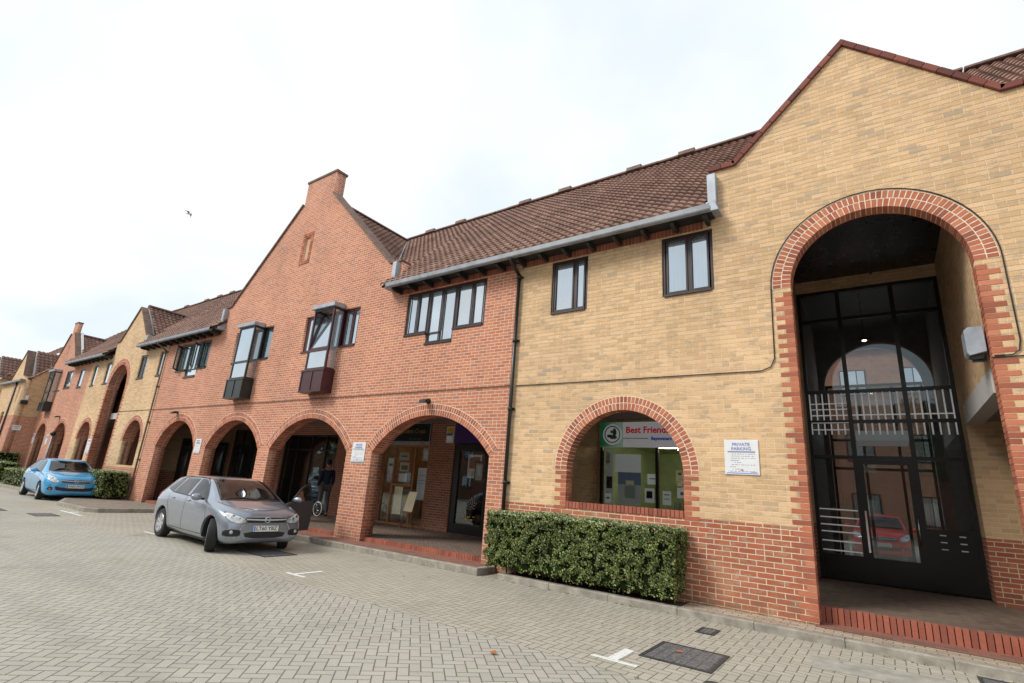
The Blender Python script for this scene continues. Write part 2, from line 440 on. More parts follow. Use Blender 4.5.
# ------------------------------------------------------------------ generic building pieces
def arc(cx, cz, rad, a0, a1, n):
    return [(cx + rad * math.cos(a0 + (a1 - a0) * i / n), cz + rad * math.sin(a0 + (a1 - a0) * i / n)) for i in range(n + 1)]

def arch_geo(x0, x1, apex, spring=None):
    """returns cx, cz, rad, a_right, a_left"""
    cx = (x0 + x1) / 2; h = (x1 - x0) / 2
    if spring is None: return cx, apex - h, h, 0.0, PI
    rise = apex - spring; rad = (h * h + rise * rise) / (2 * rise); cz = apex - rad
    a = math.asin((spring - cz) / rad)
    return cx, cz, rad, a, PI - a

def arch_outline(x0, x1, apex, spring=None, base=None, n=28):
    """right to left over the top"""
    cx, cz, rad, a0, a1 = arch_geo(x0, x1, apex, spring)
    p = arc(cx, cz, rad, a0, a1, n)
    p[0] = (x1, p[0][1]); p[-1] = (x0, p[-1][1])
    if base is not None: p = [(x1, base)] + p + [(x0, base)]
    return p

def ring(parent, x0, x1, apex, spring=None, y=0.0, w=.225, depth=.3, name='arch_ring'):
    cx, cz, rad, a0, a1 = arch_geo(x0, x1, apex, spring)
    yo = y - .009; m = MB(); rows = 2; rw = w / rows
    mort = MB()
    N = 60
    pts = arc(cx, cz, rad - .003, a0, a1, N); pts2 = arc(cx, cz, rad + w + .004, a0, a1, N)
    for i in range(N):
        a, b, c, d = pts[i], pts[i + 1], pts2[i + 1], pts2[i]
        mort.hexa([(a[0], y - .0065, a[1]), (b[0], y - .0065, b[1]), (b[0], y + depth - .004, b[1]), (a[0], y + depth - .004, a[1]),
                   (d[0], y - .0065, d[1]), (c[0], y - .0065, c[1]), (c[0], y + .01, c[1]), (d[0], y + .01, d[1])])
    for r in range(rows):
        ri = rad + r * rw + (.006 if r else -.007); ro = rad + (r + 1) * rw - .006
        n = max(6, round((a1 - a0) * (ri + ro) / 2 / .067)); da = (a1 - a0) / n; g = .0058 / rad
        for k in range(n):
            b0 = a0 + k * da + g; b1 = a0 + (k + 1) * da - g
            j = random.uniform(-.0015, .0015)
            ys = [(yo + j, y + .218)] + ([(y + .228, y + depth - .006)] if depth > .25 else []) if r == 0 else [(yo + j, y + .02)]
            for ya, yb in ys:
                q = [(cx + rr * math.cos(t), cz + rr * math.sin(t)) for rr, t in ((ri, b0), (ri, b1), (ro, b1), (ro, b0))]
                m.hexa([(q[0][0], ya, q[0][1]), (q[1][0], ya, q[1][1]), (q[1][0], yb, q[1][1]), (q[0][0], yb, q[0][1]),
                        (q[3][0], ya, q[3][1]), (q[2][0], ya, q[2][1]), (q[2][0], yb, q[2][1]), (q[3][0], yb, q[3][1])])
    o = m.build(name, m_ring, parent)
    mort.build('mortar_bed', m_mort, o)
    return o

def quoins(parent, xj, side, z0, z1, y=0.0, depth=.215, long=.21, short=.10):
    """toothed red bricks at an arch jamb; side=-1: jamb is the right edge of the masonry"""
    m = MB(); z = z0; k = 0
    while z + .05 < z1:
        L = long if k % 2 == 0 else short
        zt = min(z + .0595, z1)
        def bx(xa, xb, ya, yb): m.box(min(xa, xb), max(xa, xb), ya, yb, z + .005, zt + .005)
        e = -side * .006
        if k % 2 == 0:
            bx(xj + e, xj + side * L, y - .006, y + .1025)
            bx(xj + e, xj + side * .05, y + .1125, y + depth)
        else:
            bx(xj + e, xj + side * L, y - .006, y + depth)
        z += .0705; k += 1
    return m.build('quoins', m_ring, parent)

def window(parent, x0, x1, z0, z1, mull=(), y=.04, fm=None, drop=None, trans=(), f=.052, sashes=None, glass=None, name='window', open_sash=()):
    """frame with mullions at x positions; drop=(xa, xb, zb): centre light that hangs lower"""
    fm = fm or m_brown; glass = glass or m_sky
    m = MB(); g = MB(); ya, yb = y, y + .06
    m.box(x0, x1, ya, yb, z1 - f, z1)
    m.box(x0, x0 + f, ya, yb, z0, z1 - f); m.box(x1 - f, x1, ya, yb, z0, z1 - f)
    def sill(a, b, z): m.box(a, b, ya, yb, z, z + f); m.box(a - .012, b + .012, -.03 if y < .2 else y - .08, ya - .002, z - .012, z + .025)
    if drop:
        xa, xb, zb = drop
        sill(x0 + f, xa, z0); sill(xb, x1 - f, z0)
        m.box(xa - f * .5, xa + f * .5, ya - .003, yb + .003, zb, z1 - f); m.box(xb - f * .5, xb + f * .5, ya - .003, yb + .003, zb, z1 - f)
        sill(xa + f * .5, xb - f * .5, zb)
    else: sill(x0 + f, x1 - f, z0)
    for x in mull: m.box(x - f * .45, x + f * .45, ya + .004, yb - .004, z0 + f, z1 - f)
    for xa, xb, z in trans: m.box(xa, xb, ya + .006, yb - .006, z - .025, z + .025)
    # opening sashes: thin inner frames
    edges = sorted([x0 + f] + list(mull) + ([drop[0], drop[1]] if drop else []) + [x1 - f])
    for i, (a, b) in enumerate(zip(edges, edges[1:])):
        if b - a < .12: continue
        zz = drop[2] + f if drop and a >= drop[0] - .01 and b <= drop[1] + .01 else z0 + f
        a2, b2 = a + f * .45, b - f * .45; s_ = .028
        m.box(a2, b2, ya - .012, ya - .001, zz, zz + s_); m.box(a2, b2, ya - .012, ya - .001, z1 - f - s_, z1 - f)
        m.box(a2, a2 + s_, ya - .012, ya - .001, zz + s_, z1 - f - s_); m.box(b2 - s_, b2, ya - .012, ya - .001, zz + s_, z1 - f - s_)
        t = random.uniform(-.006, .006)
        g.quad((a2, ya + .018 + t, zz), (b2, ya + .018 - t, zz), (b2, ya + .018 - t * .4, z1 - f), (a2, ya + .018 + t * 1.3, z1 - f))
    o = m.build(name, fm, parent)
    g.build('pane', glass, o)
    for (hx, w_, za, zb, ang) in open_sash:   # casements standing open
        s_ = MB(); gl = MB(); fr = .045
        Mx = Matrix.Translation((hx, ya - .02, 0)) @ Matrix.Rotation(ang, 4, 'Z')
        for (a, b, c, d) in ((0, w_, za, za + fr), (0, w_, zb - fr, zb), (0, fr, za + fr, zb - fr), (w_ - fr, w_, za + fr, zb - fr)):
            s_.box(a, b, -.02, .02, c, d, Mx)
        gl.box(fr, w_ - fr, -.004, .004, za + fr, zb - fr, Mx)
        so = s_.build('sash', fm, o); 
        gl.build('sash_pane', m_glass, o)
    return o

def rect(x0, x1, z0, z1): return [(x0, z0), (x1, z0), (x1, z1), (x0, z1)]

def roof_tiles(parent, P0, U, V, width, length, clip=None, name='roof', seed=1, gauge=.225, colw=.18):
    """pantiled slope. P0 lower-left corner, U unit along eaves, V unit up slope"""
    P0, U, V = Vector(P0), Vector(U).normalized(), Vector(V).normalized(); Nn = U.cross(V).normalized()
    if Nn.z < 0: Nn = -Nn
    rows = max(1, round(length / gauge)); cols = max(1, round(width / colw))
    g = length / rows; cw = width / cols; K = 5
    bm = bmesh.new(); uvl = bm.loops.layers.uv.new('UVMap'); rnd = random.Random(seed)
    prof = [-.006, .022, .040, .036, .014]
    def inside(u, v):
        return clip is None or clip(P0 + U * u + V * v)
    for r in range(rows):
        for c in range(cols):
            if not inside((c + .5) * cw, (r + .5) * g): continue
            lift = rnd.uniform(0, .006); sk = rnd.uniform(-.004, .004)
            lo, hi, fr = [], [], []
            for k in range(K + 1):
                u = (c + k / K) * cw; h = prof[k % K]
                lo.append(bm.verts.new(P0 + U * u + V * (r * g - .02 + sk) + Nn * (h + .048 + lift)))
                hi.append(bm.verts.new(P0 + U * u + V * ((r + 1) * g + .02) + Nn * (h + .012)))
                fr.append(bm.verts.new(P0 + U * u + V * (r * g - .02 + sk) + Nn * (h + .014 + lift)))
            for k in range(K):
                for q in ((lo[k], lo[k + 1], hi[k + 1], hi[k]), (fr[k], fr[k + 1], lo[k + 1], lo[k])):
                    f = bm.faces.new(q)
                    for l in f.loops: l[uvl].uv = (c + .5, r + .5)
                    if q[0] is lo[k]: f.smooth = True
    me = bpy.data.meshes.new(name); bm.to_mesh(me); bm.free()
    return link(name, me, m_tile, parent)

def slab(parent, pts, t, name, mat):
    """roof deck under the tiles: quad pts pushed down by t"""
    m = MB(); P = [Vector(p) for p in pts]; n = (P[1] - P[0]).cross(P[3] - P[0]).normalized()
    if n.z < 0: n = -n
    m.hexa([p - n * t for p in P] + P)
    return m.build(name, mat, parent)

tt = NT('roof_tile')
tu = tt.coord('UV')
tx, ty, _ = tt.sep(tu)
tr_ = tt.white(tt.comb(tt.M('FLOOR', tx), tt.M('FLOOR', ty), .5))[0]
tc = tt.ramp(tr_, [(0, (.20, .118, .092)), (.3, (.26, .155, .12)), (.6, (.30, .178, .137)), (.85, (.245, .148, .118)), (1, (.35, .225, .185))])
tn = tt.noise(tt.geo('Position'), 9, 6, .75)
tc = tt.mix(tt.M('MULTIPLY', tt.step(tn, .55, .70), .35), tc, (.26, .235, .19))
tb = tt.noise(tt.geo('Position'), .8, 5, .6)
tc = tt.mix(1, tc, tt.ramp(tb, [(.3, .72), (.7, 1.18)]), 'MULTIPLY')
tt.P(Base_Color=tc, Roughness=.85).bump(tt.noise(tt.geo('Position'), 70, 3), .3, .004)
m_tile = tt.m

RID_Y, RID_Z = 3.95, 10.15
EY, EZ = -.38, 5.98
SLOPE = Vector((0, RID_Y - EY, RID_Z - EZ)); SLEN = SLOPE.length; SN = SLOPE.normalized()

def main_roof(parent, x0, x1, y_from=None, seed=1, vents=True, ridge=True):
    v0 = 0 if y_from is None else (y_from - EY) / (RID_Y - EY) * SLEN
    P0 = Vector((x0, EY, EZ)) + SN * v0
    o = roof_tiles(parent, P0, (1, 0, 0), SN, x1 - x0, SLEN - v0, name='roof', seed=seed)
    e = Vector((0, 0, .0))
    slab(o, [P0, P0 + Vector((x1 - x0, 0, 0)), Vector((x1, RID_Y, RID_Z)), Vector((x0, RID_Y, RID_Z))], .06, 'roof_deck', m_dsoff)
    if ridge:
        m = MB(); x = x0
        while x < x1 - .1:
            L = min(.44, x1 - x); z = RID_Z + random.uniform(.0, .012)
            pr = [(RID_Y + .15 * math.cos(a), z + .02 + .11 * math.sin(a)) for a in [PI * k / 8 for k in range(9)]]
            m.prism(pr, 'x', x + .004, x + L + (.045 if x + .46 > x1 - .1 else .006)); x += .45
        m.build('ridge_tiles', m_tile2, o)
        # back slope so the roof is a solid from anywhere
        b = MB(); b.hexa([(x0, RID_Y, RID_Z - .08), (x1, RID_Y, RID_Z - .08), (x1, 8.2, 6.0), (x0, 8.2, 6.0),
                          (x0, RID_Y, RID_Z), (x1, RID_Y, RID_Z), (x1, 8.25, 6.1), (x0, 8.25, 6.1)])
        b.build('rear_slope', m_copd, o)
    if vents:
        m = MB(); m.prism([(RID_Y - .17, RID_Z + .04), (RID_Y - .13, RID_Z + .165), (RID_Y + .13, RID_Z + .165), (RID_Y + .17, RID_Z + .04)], 'x', 0, .42)
        x = x0 + min(.9, (x1 - x0) * .4); first = None
        while x < max(x1 - .4, x0 + 1.0):
            if first is None: first = v = m.build('ridge_vent', m_copd, o)
            else: v = first.copy(); COL.objects.link(v)
            v.location = (x, 0, 0); x += 1.45
    return o

m_tile2 = plain('ridge_tile', (.15, .088, .068), .85, var=.3, scale=6)

def eaves(parent, x0, x1, cap_l=True, cap_r=True):
    m = MB()
    # half round gutter with flat fascia look
    prof = [(-.45, 5.995), (-.452, 5.905), (-.44, 5.885), (-.37, 5.88), (-.355, 5.89), (-.355, 5.995), (-.367, 5.995), (-.367, 5.90), (-.43, 5.90), (-.438, 5.91), (-.436, 5.995)]
    m.prism(prof, 'x', x0, x1)
    g = m.build('gutter', m_gutter, parent)
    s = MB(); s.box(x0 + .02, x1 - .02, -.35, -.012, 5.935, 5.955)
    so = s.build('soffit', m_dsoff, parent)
    r = MB(); r.prism([(-.012, 5.934), (-.33, 5.934), (-.33, 5.87), (-.29, 5.835), (-.20, 5.825), (-.012, 5.83)], 'x', -.03, .03)
    n = max(2, round((x1 - x0) / .5)); first = None
    for k in range(n):
        x = x0 + .12 + (x1 - x0 - .24) * k / (n - 1)
        if first is None: first = o = r.build('rafter_end', m_dsoff, so)
        else: o = first.copy(); COL.objects.link(o)
        o.location = (x, 0, 0)
    return g

def soldiers(parent, x0, x1, z0, z1, y=0, name='soldier_course', skip=()):
    m = MB(); x = x0
    while x + .056 <= x1 + .001:
        if not any(a - .03 < x < b - .03 for a, b in skip):
            m.box(x, x + .056, y - .007 + random.uniform(-.001, .001), y + .02, z0, z1)
        x += .066
    return m.build(name, m_sold, parent)

def coping(parent, pts, y0=-.05, y1=.30, t=.08, step=.2, name='coping', mat=None):
    """brick-on-edge along a polyline of (x, z)"""
    m = MB()
    for (xa, za), (xb, zb) in zip(pts, pts[1:]):
        L = math.hypot(xb - xa, zb - za); n = max(1, round(L / step)); ux, uz = (xb - xa) / L, (zb - za) / L
        nx, nz = -uz, ux
        if nz < 0 or (abs(nz) < 1e-6 and nx < 0): nx, nz = -nx, -nz
        for k in range(n):
            s0 = L * k / n + .005; s1 = L * (k + 1) / n - .005; j = random.uniform(-.002, .002)
            q = [(xa + ux * s0 + nx * .002, za + uz * s0 + nz * .002), (xa + ux * s1 + nx * .002, za + uz * s1 + nz * .002),
                 (xa + ux * s1 + nx * (t + j), za + uz * s1 + nz * (t + j)), (xa + ux * s0 + nx * (t + j), za + uz * s0 + nz * (t + j))]
            m.hexa([(q[0][0], y0, q[0][1]), (q[1][0], y0, q[1][1]), (q[1][0], y1, q[1][1]), (q[0][0], y1, q[0][1]),
                    (q[3][0], y0, q[3][1]), (q[2][0], y0, q[2][1]), (q[2][0], y1, q[2][1]), (q[3][0], y1, q[3][1])])
    return m.build(name, mat or m_cop, parent)

def cross_roof(parent, cx, half, rz, ez, y0, y1, ridge_clip=True, seed=3):
    """roof behind a gable with ridge along y"""
    out = []
    for sgn in (-1, 1):
        P0 = Vector((cx + sgn * half, y0 if sgn > 0 else y1, ez)); U = Vector((0, 1 if sgn > 0 else -1, 0))
        V = Vector((-sgn * half, 0, rz - ez)); L = V.length
        def clip(p):   # hide what lies under the main slope
            if p.y < RID_Y: zm = EZ + (p.y - EY) / (RID_Y - EY) * (RID_Z - EZ)
            else: zm = RID_Z - (p.y - RID_Y) * .95
            return p.z > zm - .35
        o = roof_tiles(parent, P0, U, V, y1 - y0, L, clip=clip, name='roof', seed=seed)
        out.append(o)
    m = MB(); pr = [(cx + .15 * math.cos(a), rz + .02 + .1 * math.sin(a)) for a in [PI * k / 8 for k in range(9)]]
    m.prism(pr, 'y', y0, y1)
    m.build('ridge_tiles', m_tile2, out[0])
    return out

def flash(parent, x, z0=6.12, z1=6.72, w=.14, y0=-.14):
    m = MB(); m.box(x - w / 2, x + w / 2, y0, .02, z0, z1); m.prism([(x - w / 2 - .05, z0 - .16), (x + w / 2 + .06, z0 - .16), (x + w / 2, z0 + .02), (x - w / 2, z0 + .02)], 'y', y0 - .12, .01)
    return m.build('lead_flashing', m_lead, parent, bevel=.008)

def downpipe(parent, x, z0, z1, y=-.06, r=.036, mat=None):
    m = MB(); m.tube([(x, y, z1 - .25), (x, y, z0)], r, 12)
    m.tube([(x, -.40, z1 + .02), (x, -.40, z1 - .06), (x, y, z1 - .26)], r, 12)
    z = z1 - .3
    while z > z0 + .2:
        m.lathe([(r, -.03), (r + .012, -.03), (r + .012, .03), (r, .03)], 'z', (x, y, z), 12); m.box(x - .075, x + .075, y + r - .01, -.002, z - .02, z + .02); z -= 1.35
    return m.build('downpipe', mat or m_black, parent)

def notice(x, z, w, h, lab, y=-.018, head=('PRIVATE', 'PARKING'), group=None):
    t = thing('parking_notice', lab, 'sign', (x, y, z - h / 2), 0, group)
    m = MB(); m.box(x - w / 2, x + w / 2, y, y + .013, z - h / 2, z + h / 2)
    m.build('board', m_white, t, bevel=.002)
    zz = z + h * .36
    for s in head:
        text_on('heading', s, h * .13, x, y - .001, zz, m_ink_blue, t, bold=.001 * h / .5); zz -= h * .125
    d = MB(); yy = y - .0012
    rnd = random.Random(int(abs(x) * 10))
    zl = z + h * .15
    d.box(x - w * .40, x + w * .40, yy, y, zl - h * .018, zl + h * .018)
    for k in range(9):
        zl -= h * .062; xa = x - w * rnd.uniform(.2, .42); 
        while xa < x + w * .38:
            xb = xa + w * rnd.uniform(.02, .09); d.box(xa, min(xb, x + w * .42), yy, y, zl - h * .007, zl + h * .007); xa = xb + w * rnd.uniform(.012, .05)
            if rnd.random() < .12: break
    d.build('small_print', m_ink_grey, t)
    b = MB(); b.box(x - w * .45, x + w * .15, yy, y, z - h * .47, z - h * .445); b.box(x + w * .15, x + w * .46, yy, y, z - h * .475, z - h * .45); b.build('blue_band', m_band, t)
    r_ = MB(); r_.box(x + w * .25, x + w * .43, yy, y, z - h * .425, z - h * .41); r_.box(x - .02, x + .02, yy, y, z - h * .385, z - h * .36); r_.build('red_mark', m_inkred, t)
    return t
m_ink_blue = plain('ink_blue', (.16, .19, .46), .6)
m_ink_grey = plain('ink_grey', (.2, .21, .3), .6)
m_band = plain('band_blue', (.10, .25, .62), .6)
m_inkred = plain('ink_red', (.45, .03, .03), .6)
m_gold = plain('gold_letter', (.34, .22, .06), .5)
m_yellow = plain('yellow_print', (.65, .42, .02), .6)
m_purple = plain('purple_sign', (.055, .012, .16), .5)
m_blacksign = plain('black_sign', (.008, .014, .014), .3)
m_sgreen = plain('sign_green', (.02, .22, .09), .5)
m_pgreen = plain('pale_green', (.30, .50, .38), .5)

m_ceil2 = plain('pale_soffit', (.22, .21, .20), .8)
def lamp(x, z, lab, y=-.0, rz=0):
    t = thing('wall_lamp', lab, 'lamp', (x, y, z))
    m = MB(); m.box(x - .04, x + .04, y - .03, y - .001, z - .05, z + .05); m.tube([(x, y - .03, z), (x, y - .12, z + .02)], .016, 8)
    m.build('bracket', m_black, t)
    h = MB(); h.prism([(y - .08, z + .055), (y - .21, z + .0), (y - .22, z - .06), (y - .09, z - .03)], 'x', x - .095, x + .095)
    hd = h.build('lamp_head', m_black, t, bevel=.006)
    g = MB(); g.quad((x - .08, y - .10, z - .034), (x + .08, y - .10, z - .034), (x + .08, y - .21, z - .062), (x - .08, y - .21, z - .062)); g.build('lens', m_white, hd)
    return t
# ================================================================== SETTING
def sheet(name, x0, x1, y0, y1, z, mat):
    m = MB(); m.quad((x0, y0, z), (x1, y0, z), (x1, y1, z), (x0, y1, z)); return tag(m.build(name, mat), kind='structure')
sheet('ground', -900, 900, -900, 900, -.012, m_stone if False else plain('far_ground', (.16, .15, .12), .95, var=.2, scale=.3))
sheet('road', -140, 60, -60, -3.28, 0.0, m_road)
sheet('parking_bay_paving', -140, 60, -3.28, .06, 0.0, m_bay)
sheet('rear_car_park', -60, 60, 7.5, 60, 0.0, m_road)

def kerb(pts, z, w=.125, name='kerb', zb=-.01):
    m = MB()
    for (xa, ya), (xb, yb) in zip(pts, pts[1:]):
        L = math.hypot(xb - xa, yb - ya); n = max(1, round(L / .91)); ux, uy = (xb - xa) / L, (yb - ya) / L; nx, ny = -uy, ux
        for k in range(n):
            s0, s1 = L * k / n + .004, L * (k + 1) / n - .004; j = random.uniform(-.003, .003)
            q = [(xa + ux * s + nx * t, ya + uy * s + ny * t) for s, t in ((s0, j), (s1, j), (s1, w), (s0, w))]
            ch = .012
            q2 = [(xa + ux * s + nx * t, ya + uy * s + ny * t) for s, t in ((s0, j + ch), (s1, j + ch), (s1, w), (s0, w))]
            zt = z + random.uniform(-.002, .002)
            m.hexa([(*p, zb) for p in q] + [(*p, zt - ch) for p in q]); m.hexa([(*p, zt - ch) for p in q] + [(*p, zt) for p in q2])
        jm = [(xa + ux * s + nx * t, ya + uy * s + ny * t) for s, t in ((0, .01), (L, .01), (L, w - .005), (0, w - .005))]
        m.prism(jm, 'z', zb, z - .014, mi=1)
    return tag(m.build(name, [m_stone, m_kjoint]), kind='structure')
kerb([(-18.2, -.55), (-5.76, -.55)], .115)
kerb([(-5.76, -.55), (-5.76, -.02)], .115)
kerb([(-5.36, -.53), (-2.4, -.53), (6.0, -.53)], .095)
kerb([(-24.7, -1.0), (-21.3, -2.2), (-20.8, -2.36), (-18.55, -2.36), (-18.2, -2.1), (-18.2, -.55)], .115)
kerb([(-60, -1.6), (-27.5, -1.6), (-24.7, -1.0)], .115)
sheet('pavement', -2.38, 6.0, -.42, 0.0, .097, m_pave)
sheet('pavement', -18.2, -5.88, -.44, .13, .118, m_rpave)
def poly_sheet(name, pts, z, mat, kind='structure'):
    m = MB(); m.bm.faces.new([m.bm.verts.new((*p, z)) for p in pts]); return tag(m.build(name, mat), kind=kind)
m_pave2 = paving('worn_pavement_blocks', False, 0, .1, [(0, (.20, .165, .13)), (.5, (.27, .22, .175)), (1, (.24, .20, .165))])
poly_sheet('pavement', [(-18.3, .1), (-18.3, -2.04), (-18.58, -2.25), (-20.8, -2.25), (-21.25, -2.1), (-24.66, -.89), (-27.5, -1.48), (-60, -1.48), (-60, .1)], .118, m_pave2)
m_soil = plain('soil', (.05, .036, .024), .95, var=.4, scale=20, bump=.5)
sheet('planting_bed', -5.3, -2.36, -.42, .0, .085, m_soil)

# ------------------------------------------------------------------ buildings
def interior(parent, x0, x1, y0, y1, z0, z1, wm, fm=None, back=True, name='interior'):
    m = MB(); t = .05
    if back: m.box(x0 - t, x1 + t, y1, y1 + t, z0 - t, z1 + t)
    m.box(x0 - t, x0, y0, y1, z0, z1); m.box(x1, x1 + t, y0, y1, z0, z1)
    m.box(x0 - t, x1 + t, y0, y1, z1, z1 + t)
    o = m.build(name, wm, parent)
    f = MB(); f.box(x0 - t, x1 + t, y0, y1, z0 - t, z0); f.build('shop_floor', fm or m_dark, o)
    return o

def shopfront(parent, x0, x1, z0, z1, y, mulls, trans, fm=None, gl=None, f=.06, kick=.0, name='shopfront'):
    m = MB(); fm = fm or m_black
    m.box(x0, x1, y, y + .08, z1 - f, z1); m.box(x0, x1, y, y + .08, z0, z0 + max(f, kick))
    m.box(x0, x0 + f, y, y + .08, z0 + max(f, kick), z1 - f); m.box(x1 - f, x1, y, y + .08, z0 + max(f, kick), z1 - f)
    for x in mulls: m.box(x - f / 2, x + f / 2, y + .003, y + .077, z0 + max(f, kick), z1 - f)
    for xa, xb, z in trans: m.box(xa, xb, y + .006, y + .074, z - f / 2, z + f / 2)
    o = m.build(name, fm, parent)
    g = MB(); g.box(x0 + f, x1 - f, y + .038, y + .042, z0 + max(f, kick), z1 - f); g.build('pane', gl or m_glass, o)
    return o

em = NT('lit_tube'); em.P(Base_Color=(.9, .85, .7), Emission_Color=(1, .88, .6)); em.b.inputs['Emission Strength'].default_value = 24.0
# ---------- A: buff brick entrance building
A = thing('brick_building', 'buff brick building with a tall arched glazed entrance under a low gable', 'building', (0, 0, 0))
tall = arch_outline(-.82, 1.21, 5.57, base=0.0, n=32)
outer = [(6, 0), (6, 6.02), (2.2, 6.02), (2.2, 6.83), (1.77, 6.83), (.17, 8.42), (-1.47, 6.83), (-1.9, 6.83), (-1.9, 6.02), (-5.715, 6.02), (-5.715, 0)] + list(reversed(tall))
w1, w2 = (-2.73, -1.88, 4.71, 5.80), (-4.93, -4.13, 4.71, 5.80)
sm = arch_outline(-4.43, -2.43, 2.83, base=1.20)
wall('front_wall', outer, [rect(*w1), rect(*w2), sm], 0, .22, m_yel, A)
ring(A, -.82, 1.21, 5.57, w=.235, depth=.22); ring(A, -4.43, -2.43, 2.83, w=.225, depth=.22)
quoins(A, -.82, -1, .12, 4.53); quoins(A, 1.21, 1, .12, 4.53)
quoins(A, -4.43, -1, 1.177, 1.85, depth=.21); quoins(A, -2.43, 1, 1.177, 1.85, depth=.21)
soldiers(A, -4.42, -2.44, 1.205, 1.31, name='sill_course'); 
m = MB()
m.box(-4.42, -2.44, .02, .215, 1.20, 1.305); m.build('sill_bed', m_sold, A)
coping(A, [(2.2, 6.832), (1.77, 6.832), (.17, 8.422), (-1.47, 6.832), (-1.9, 6.832)], y1=.24)
window(A, *w1, mull=(-2.28,)); window(A, *w2, mull=(-4.42,))
soldiers(A, -5.64, -1.96, 5.81, 6.00)
eaves(A, -9.32, -1.80); eaves(A, 2.1, 6)
flash(A, -1.83); flash(A, 2.28)
main_roof(A, -5.9, -1.91, seed=2); main_roof(A, -1.91, 2.21, y_from=.5, seed=3); main_roof(A, 2.21, 6.0, seed=4)
cross_roof(A, .15, 1.75, 8.30, 6.7, .30, 3.2, seed=5)
MB().prism([(.17, 8.425), (.115, 8.482), (.17, 8.535), (.225, 8.482)], 'y', -.048, .238).build('coping_apex', m_cop, A)
# cable around the tall arch
m = MB(); cc = arch_outline(-.82 - .255, 1.21 + .255, 5.57 + .255, n=28)
m.tube([(x, -.016, z) for x, z in [(-5.6, 3.35), (-1.28, 3.33), (-1.15, 3.38), (-1.095, 3.5)] + list(reversed(cc)) + [(1.465, 3.50), (1.44, 3.38), (1.38, 3.33), (1.22, 3.33)]], .008, 6)
m.tube([(1.19, -.016, 3.31), (6, -.016, 3.29)], .008, 6)
m.build('cable', m_cable, A)
# entrance recess
m = MB()
for xa, xb in ((-1.3, -1.1), (1.2, 1.4)):
    m.box(xa, xb, .301, 3.1, 3.25, 6.02); m.box(xa, xb, 3.101, 3.6, .25, 6.02)
m.box(-1.3, 1.4, 3.601, 3.8, 5.78, 6.02)
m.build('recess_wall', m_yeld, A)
for xa in (-1.302, 1.196): MB().box(xa, xa + .206, .302, 3.098, 2.95, 3.249).build('lintel_beam', m_offw, A)
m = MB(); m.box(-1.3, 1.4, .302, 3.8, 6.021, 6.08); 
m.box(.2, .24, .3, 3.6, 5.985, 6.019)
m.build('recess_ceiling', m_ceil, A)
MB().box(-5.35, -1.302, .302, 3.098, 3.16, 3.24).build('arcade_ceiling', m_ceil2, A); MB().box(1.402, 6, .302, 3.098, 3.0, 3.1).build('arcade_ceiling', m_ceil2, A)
m = MB(); m.box(-1.09, 1.19, .30, 3.9, 0.0, .276); m.box(-5.3, -1.09, .24, 3.4, -.01, .27); m.box(1.19, 6, .24, 3.4, -.01, .27); m.build('arcade_floor', m_pod, A)
m = MB(); x = -.83
while x < 1.19: m.box(x, x + .056, .262, .37, .10, .282); x += .066
st = m.build('entrance_step', m_sold, A)
sheet('pavement', -.86, 6.0, -.115, .28, .1015, m_rpave)
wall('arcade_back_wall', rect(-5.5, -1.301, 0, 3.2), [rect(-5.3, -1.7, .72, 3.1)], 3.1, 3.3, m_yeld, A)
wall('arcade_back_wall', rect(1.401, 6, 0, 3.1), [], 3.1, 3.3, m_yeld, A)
m = MB(); m.box(-5.55, -5.36, .302, 3.098, 0, 3.2); m.build('cross_wall', m_yeld, A)
# side/rear shell so the building is solid
m = MB(); m.box(5.8, 6.0, .301, 8.0, 0, 6.02); m.box(1.6, 5.8, 7.3, 7.5, 0, 6.02); m.box(-5.7, -1.35, 7.3, 7.5, 0, 6.02); m.build('rear_wall', m_yeld, A)
# entrance screen
sc = MB(); Y = 3.62; f = .06
sc.box(-1.10, 1.20, Y, Y + .08, 5.71, 5.778); sc.box(-1.10, -1.04, Y, Y + .08, .30, 5.71); sc.box(1.14, 1.20, Y, Y + .08, .30, 5.71)
for x in (-.385, .49): sc.box(x - .035, x + .035, Y - .004, Y + .084, .30, 5.71)
for z in (5.15, 3.68, 3.10, 2.44):
    for a, b in ((-1.04, -.42), (-.35, .455), (.525, 1.14)): sc.box(a, b, Y + .003, Y + .077, z - .032, z + .032)
for a, b, zt in ((-1.04, -.42, .72), (.525, 1.14, 1.28)): sc.box(a, b, Y + .01, Y + .07, .30, zt)
scr = sc.build('entrance_screen', m_black, A)
g = MB(); g.box(-1.04, 1.14, Y + .038, Y + .042, .72, 5.71); g.build('pane', m_tint, scr)
d = MB(); d.box(-.35, .455, Y - .006, Y + .05, .30, .72); d.box(-.35, -.27, Y - .006, Y + .05, .72, 2.40); d.box(.375, .455, Y - .006, Y + .05, .72, 2.40); d.box(-.27, .375, Y - .006, Y + .05, 2.32, 2.40)
door = d.build('door', m_black, A)
h = MB(); h.tube([(.415, Y - .06, 1.0), (.415, Y - .06, 1.45)], .014, 8); h.tube([(.415, Y, 1.03), (.415, Y - .06, 1.03)], .01, 6); h.tube([(.415, Y, 1.42), (.415, Y - .06, 1.42)], .01, 6)
h.build('door_handle', m_chrome, door)
MB().box(-.33, -.30, Y - .03, Y - .007, .8, 1.5).build('push_plate', m_chrome, door)
s = MB()
for z in (1.19, 1.08, .97):
    for x in (.68, .93): s.box(x, x + .085, Y - .004, Y + .01, z - .009, z + .009)
s.build('letter_slot', m_white, scr)
b = MB()
for z in (1.49, 1.35, 1.22, 1.10, .94, .78): b.tube([(-1.03, Y + .015, z), (-.43, Y + .015, z)], .011, 8)
b.build('guard_rail', m_glowrail, scr)
